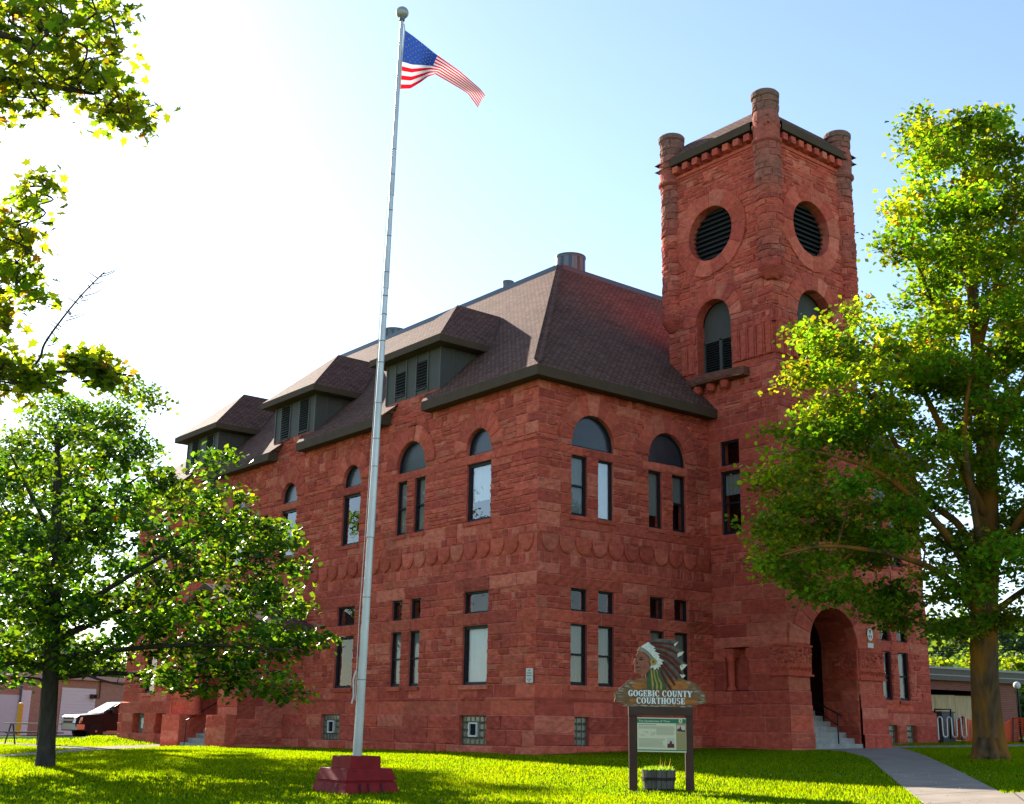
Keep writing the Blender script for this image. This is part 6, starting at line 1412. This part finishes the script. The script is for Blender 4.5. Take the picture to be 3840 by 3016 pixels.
B = MB(); B.box((-3.4, -1.02, .36), (-.55, -.9, .43)); B.box((-3.4, .9, .36), (-.55, 1.02, .43)); B.build('running_board', mat('tan_step', (.35, .2, .14), .5), TR)
def torus_wheel(x, y):
    B = MB(); T_ = Matrix.Rotation(R(90), 4, 'X'); sgn = 1 if y > 0 else -1
    B.lathe([(.23, -.13), (.36, -.135), (.395, -.1), (.40, 0), (.395, .1), (.36, .135), (.23, .13)], (x, y, .39), 28, 0, None, T_.to_3x3()); o = B.build('wheel', M['tyre'], TR)
    B = MB(); B.lathe([(.24, -.12), (.245, .0), (.24, .12)], (x, y, .39), 24, 0, None, T_.to_3x3())
    for k in range(6):
        a = math.pi*k/3; c_, s_ = math.cos(a), math.sin(a); yy = y+sgn*.12
        B.add([(x+c_*.05-s_*.04, yy, .39+s_*.05+c_*.04), (x+c_*.05+s_*.04, yy, .39+s_*.05-c_*.04), (x+c_*.235+s_*.055, yy+sgn*.01, .39+s_*.235-c_*.055), (x+c_*.235-s_*.055, yy+sgn*.01, .39+s_*.235+c_*.055)], [(0, 1, 2, 3)])
    B.ball((x, y+sgn*.12, .39), .06, n=10, k=6); B.build('rim', mat('bronze_rim', (.42, .30, .16), .4, .2) if 'bronze_rim' not in bpy.data.materials else bpy.data.materials['bronze_rim'], o)
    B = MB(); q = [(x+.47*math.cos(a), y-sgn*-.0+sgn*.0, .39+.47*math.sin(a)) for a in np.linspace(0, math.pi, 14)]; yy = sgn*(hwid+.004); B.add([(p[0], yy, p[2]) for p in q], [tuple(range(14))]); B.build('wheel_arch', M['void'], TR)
for x in (0, -3.65):
    for y in (-.89, .89): torus_wheel(x, y)

# ---- picnic table
pc = hit(62, 1583); PT = thing('picnic_table', 'wooden picnic table with dark metal legs on the lawn left of the oak trunk', 'picnic table', (pc.x, pc.y, gz(pc.x, pc.y)))
vp = Vector((pc.x-CAM[0], pc.y-CAM[1], 0)).normalized(); PT.rotation_euler = (0, 0, math.atan2(vp.y, vp.x)-math.pi/2+R(14))
M['plank'] = mat('grey_table_plank', (.32, .25, .2), .8, noise=.3, nscale=8, stretch=(.2, 1, 1)); M['dkmetal'] = mat('dark_green_metal', (.03, .04, .035), .5)
B = MB()
for k in range(5): B.box((-.95, -.37+.15*k, .74), (.95, -.37+.15*k+.14, .78))
B.build('tabletop', M['plank'], PT)
for s_ in (-1, 1): B = MB(); B.box((-.95, s_*.72-.13, .43), (.95, s_*.72+.13, .47)); B.build('bench', mat('dark_bench', (.09, .09, .085), .8) if 'dark_bench' not in bpy.data.materials else bpy.data.materials['dark_bench'], PT)
for x in (-.68, .68):
    for s_ in (-1, 1): B = MB(); B.tube([(x, s_*.14, .73), (x, s_*.78, 0)], .028, 6); B.build('leg', M['dkmetal'], PT)
    B = MB(); B.tube([(x, -.8, .41), (x, .8, .41)], .024, 6); B.build('crosspiece', M['dkmetal'], PT)

# ================================================================ BACKGROUND, RIGHT
NB = thing('annex_building', 'low red brick building with brown roof fascia and a boarded entrance', 'building', (0, 0, 0))
na = at(1965, 1570, 47.5); nb = at(2165, 1570, 50.5); nu = Vector((nb.x-na.x, nb.y-na.y, 0)).normalized(); nn = Vector((nu.y, -nu.x, 0))
if nn.dot(Vector((CAM[0]-na.x, CAM[1]-na.y, 0))) < 0: nn = -nn
PN = Plane((na.x, na.y, 0), nu, nn); DN = 49.0
zt0 = at(2060, 1420, DN).z; zf = at(2060, 1441, DN).z; zb_ = at(2060, 1467, DN).z; zg = -1.75; LN = (nb-na).length
B = MB()
B.uvquad([PN(-3, zb_, 0), PN(LN, zb_, 0), PN(LN, zf, 0), PN(-3, zf, 0)], nu, Zv, PN(0, 0, 0))
up0 = LN-1.05
B.uvquad([PN(up0, zg, .02), PN(LN, zg, .02), PN(LN, zb_+.01, .02), PN(up0, zb_+.01, .02)], nu, Zv, PN(0, 0, 0)); B.uvquad([PN(up0, zg, .02), PN(up0, zg, -2.2), PN(up0, zb_, -2.2), PN(up0, zb_, .02)], nn, Zv, PN(0, 0, 0)); B.uvquad([PN(LN, zg, .02), PN(LN, zg, -16), PN(LN, zf, -16), PN(LN, zf, .02)], nn, Zv, PN(0, 0, 0))
B.build('wall', M['brickred'], NB)
B = MB(); B.add([PN(-3, zg, -2.2), PN(LN, zg, -2.2), PN(LN, zb_, -2.2), PN(-3, zb_, -2.2), PN(-3, zb_, 0), PN(LN, zb_, 0), PN(-3, zg, 0)], [(0, 1, 2, 3), (3, 2, 5, 4), (0, 3, 4, 6)]); B.build('recess', M['void'], NB)
B = MB(); zz = zf-.12; B.add([PN(-3.3, zz, .35), PN(LN+.35, zz, .35), PN(LN+.35, zt0, .35), PN(-3.3, zt0, .35), PN(-3.3, zz, -16), PN(LN+.35, zz, -16), PN(LN+.35, zt0, -16), PN(-3.3, zt0, -16)], [(0, 1, 2, 3), (3, 2, 6, 7), (0, 4, 5, 1), (1, 5, 6, 2), (0, 3, 7, 4)]); rf = B.build('roof', mat('brown_roof_fascia', (.13, .105, .085), .6, noise=.1), NB)
B = MB(); B.prism([(-3.35, zt0-.07), (LN+.4, zt0-.07), (LN+.4, zt0+.02), (-3.35, zt0+.02)], PN, .3, .40); B.prism([(-3.3, zz+.18), (LN+.36, zz+.18), (LN+.36, zz+.22), (-3.3, zz+.22)], PN, .34, .37); B.build('metal_edge', mat('pale_edge_trim', (.33, .31, .28), .5), rf)
ply = mat('plywood', (.50, .36, .20), .8, noise=.25, nscale=5, stretch=(2.5, 2.5, .4)); zp2 = at(2040, 1477, DN).z
for k in range(7): B = MB(); u = -2.4+k*1.24; B.prism([(u, zg), (u+1.225, zg), (u+1.225, zp2+rnd.uniform(-.02, .02)), (u, zp2)], PN, -.5, -.48); B.build('plywood_sheet', ply, NB)
# globe lamp, bike rack, barrier net, rail
lpz = at(2160, 1456, 46.0); lg = gz(lpz.x, lpz.y)
GL = thing('globe_lamp', 'white globe lamp on a slim black post before the brick pillar', 'lamp', (lpz.x, lpz.y, lg))
B = MB(); B.tube([(0, 0, 0), (0, 0, lpz.z-lg-.1)], .045, 10); B.lathe([(.09, 0), (.09, .12), (.05, .16)], (0, 0, 0), 12); B.build('post', M['black'], GL); B = MB(); B.ball((0, 0, lpz.z-lg), .135, n=20, k=12); B.build('globe', M['white'], GL, smooth=True)
r0, r1 = at(1989, 1570, 43), at(2042, 1570, 43.5); zr0, zr1 = at(2010, 1566, 43).z, at(2010, 1523, 43).z; pts = []
nlo = 6; 
for k in range(nlo):
    x0 = 1993+k*10.6/1.0*.95; 
    base_p = lambda x: at(x, 1560, 43.2)
    xa_, xb_ = x0, x0+9.6
    if k % 2 == 0:
        for a in np.linspace(math.pi, 0, 9): p = base_p((xa_+xb_)/2+4.8*math.cos(a)); pts.append(Vector((p.x, p.y, zr1-.09+.09*math.sin(a))))
    else:
        for a in np.linspace(math.pi, 2*math.pi, 9): p = base_p((xa_+xb_)/2+4.8*math.cos(a)); pts.append(Vector((p.x, p.y, zr0+.09+.09*math.sin(a))))
pts = [Vector((pts[0].x, pts[0].y, zr0-.1))]+pts+[Vector((pts[-1].x, pts[-1].y, zr0-.1 if nlo % 2 else zr1))]
B = MB(); B.tube(pts, .03, 8); BR = B.build('bike_rack', mat('galvanised_tube', (.42, .43, .45), .4, .7)); tag(BR, 'grey wavy bike rack standing by the corner of the courthouse', 'bike rack')
om = mat('orange_net', (.75, .10, .03), .6); OF = thing('barrier_fence', 'orange plastic mesh safety fence behind the maple trunk', 'fence', (0, 0, 0))
fpts = [(2030, 1570, 1533), (2044, 1571, 1523), (2062, 1574, 1531), (2085, 1574, 1540), (2110, 1576, 1541), (2135, 1577, 1536), (2152, 1580, 1526), (2200, 1582, 1528), (2290, 1584, 1532)]
B = MB(); dpt = 45.6; fine = []
for i in range(len(fpts)-1):
    for k in range(10): t = k/10; fine.append([fpts[i][j]+(fpts[i+1][j]-fpts[i][j])*t for j in range(3)])
fine.append(list(fpts[-1])); nr = 11
def fpnt(i, j):
    x, yb_, yt_ = fine[i]; p = at(x, yb_+(yt_-yb_)*j/nr, dpt+.25*math.sin(i*.35)); return p
for i in range(len(fine)):
    if i % 2 == 0:
        for j in range(nr): a, b = fpnt(i, j), fpnt(i, j+1); e = _r2*.016; e = Vector(e)*1.25; B.quad(a-e, a+e, b+e, b-e)
for j in range(nr+1):
    for i in range(len(fine)-1): a, b = fpnt(i, j), fpnt(i+1, j); e = Vector((0, 0, .028 if j in (0, nr) else .017)); B.quad(a-e, b-e, b+e, a+e)
B.build('net', om, OF)
for i in (10, 40, 60, 75): B = MB(); a, b = fpnt(i, -0.8), fpnt(i, nr+.5); B.tube([a, b], .025, 6); B.build('stake', mat('stake_steel', (.12, .07, .05), .7) if 'stake_steel' not in bpy.data.materials else bpy.data.materials['stake_steel'], OF)
RL = thing('ramp_rail', 'black metal hand rail before the plywood hoarding', 'rail', (0, 0, 0)); B = MB(); B.tube([at(1985, 1507, 45), at(2019, 1507, 45), at(2019, 1570, 45)], .035, 6); B.tube([at(1985, 1507, 45), at(1985, 1570, 45)], .035, 6); B.build('bar', M['black'], RL)
UB = thing('utility_cabinet', 'dark grey utility cabinet behind the bike rack', 'cabinet', (0, 0, 0)); c = at(2005, 1570, 46); g_ = gz(c.x, c.y); B = MB(); B.box((c.x-.5, c.y-.3, g_-.1), (c.x+.3, c.y+.3, g_+1.1)); B.box((c.x-.55, c.y-.34, g_+1.1), (c.x+.35, c.y+.34, g_+1.15)); B.build('box', mat('cabinet_grey', (.09, .09, .085), .6, noise=.2), UB)
# utility pole and wires
up_ = at(2105, 1428, 62); ug = gz(up_.x, up_.y); UP = thing('utility_pole', 'pale utility pole rising behind the low brick building', 'utility pole', (up_.x, up_.y, ug)); B = MB(); B.tube([(0, 0, -.2), (0, 0, 5.5), (0, 0, 7.5)], [.15, .13, .12], 10); B.build('pole', mat('pale_pole', (.5, .47, .42), .8), UP)
for k, (ya, yb_) in enumerate(((1384, 1377), (1388, 1381))):
    B = MB(); B.tube([at(1880, ya+3, 62), at(2000, ya, 62), at(2105, yb_, 62), at(2300, yb_-8, 62)], .022, 4); o = B.build('overhead_wire', M['black']); tag(o, ['upper of two overhead wires behind the maple tree', 'lower of two overhead wires behind the maple tree'][k], 'wire', 'overhead wires')

# ---- far hills with woods
hm = mat('far_hill_wood', (.035, .065, .035), .95, noise=.5, nscale=.04)
def hill(pts, dp, thick, nm='hill'):
    B = MB(); nseg = len(pts); vs = []
    for (x, y) in pts:
        p = at(x, y, dp); q_ = at(x, y, dp+thick); k = at(x, 1560, dp-60*1.0)
        vs += [(k.x, k.y, -3), (p.x, p.y, p.z*.7-1), (q_.x, q_.y, p.z), (q_.x+(q_.x-p.x)*2, q_.y+(q_.y-p.y)*2, -3)]
    B.add(vs, [(i*4+j, (i+1)*4+j, (i+1)*4+j+1, i*4+j+1) for i in range(nseg-1) for j in range(3)]); return struct(B.build(nm, hm, smooth=True))
hp = [(1500, 1400), (1700, 1370), (1900, 1345), (2000, 1335), (2080, 1330), (2200, 1340), (2400, 1330), (2700, 1350), (3200, 1400)]
hill(hp, 300, 60); hill([(-900, 1440), (-500, 1400), (-200, 1370), (-50, 1345), (60, 1350), (150, 1385), (230, 1420), (400, 1450)], 320, 60)
q = np.random.default_rng(77); Cs = []
for (x0, x1_, dp, fy) in ((1800, 2500, 300, lambda x: np.interp(x, [p[0] for p in hp], [p[1] for p in hp])), (-250, 330, 320, lambda x: np.interp(x, [-200, -50, 60, 150, 230, 400], [1370, 1345, 1350, 1385, 1420, 1450]))):
    for k in range(900):
        x = q.uniform(x0, x1_); y = fy(x)+q.uniform(0, 1)**1.4*(1500-fy(x)); c = np.array(at(x, y, dp-10-(y-fy(x))*.3)); Cs.append(c+q.normal(0, 1, (45, 3))*np.array([1.6, 1.6, 1.5]))
V, F, T_ = leaf_array(np.concatenate(Cs), None, 1.3, [(.03, .06, .03), (.045, .08, .035), (.06, .10, .03)], [1, 1, 1], tilt=1.2, seed=5)
fw_ = np_mesh('far_wood', V, F, M['leaf'], T_); tag(fw_, 'dense green woods covering the far hills', 'woods', kind='stuff')
# ---- bright bushes and trees behind the low building and behind the garage
def bushtree(nm, label, x, ytop, half, dp, seed, ybase=1575, grp='trees behind the low buildings', tones=None):
    b = at(x, 1560, dp); b.z = gz(b.x, b.y); A_ = lambda x_, y_, dz=0: at(x_, y_, dp+dz)
    H_ = 1470-ytop; poly = [(x+half*math.cos(a)*(1+.18*math.sin(3*a+seed)), ytop+H_*.5-H_*.5*math.sin(a)*(1+.08*math.sin(5*a+seed))) for a in np.linspace(0, 2*math.pi, 16, endpoint=False)]
    cl = crown_clumps(poly, dp, 34, .9, .7, 1.3, (), seed, .7)
    return tree(nm, label, [b-Vector((0, 0, .2)), A_(x, 1500), A_(x, (ytop+1470)/2), A_(x, ytop+12)], [.22, .18, .12, .03], [], cl, M['bark1'], M['leaf2'], .30, 13, tones or [(.06, .11, .012), (.085, .135, .014), (.11, .15, .016)], [1, 1, 1], grp, sub=(.34, 7), seed=seed)
bushtree('tree', 'bright round tree just right of the courthouse corner, behind the low roof', 1985, 1398, 27, 78, 61); bushtree('tree', 'taller pale green tree beside the utility pole', 2076, 1375, 24, 84, 62); bushtree('tree', 'bright tree seen right of the maple trunk above the brown fascia', 2158, 1396, 30, 80, 63); bushtree('tree', 'green tree at the right edge beyond the globe lamp', 2245, 1385, 40, 86, 64)
bushtree('tree', 'green tree above the garage roof at the left edge', 5, 1375, 70, 110, 65, tones=[(.04, .075, .02), (.06, .10, .02), (.075, .115, .02)]); bushtree('tree', 'green tree over the garage roof behind the oak', 225, 1405, 45, 112, 66, tones=[(.04, .075, .02), (.06, .10, .02), (.075, .115, .02)])
bpy.context.view_layer.update()
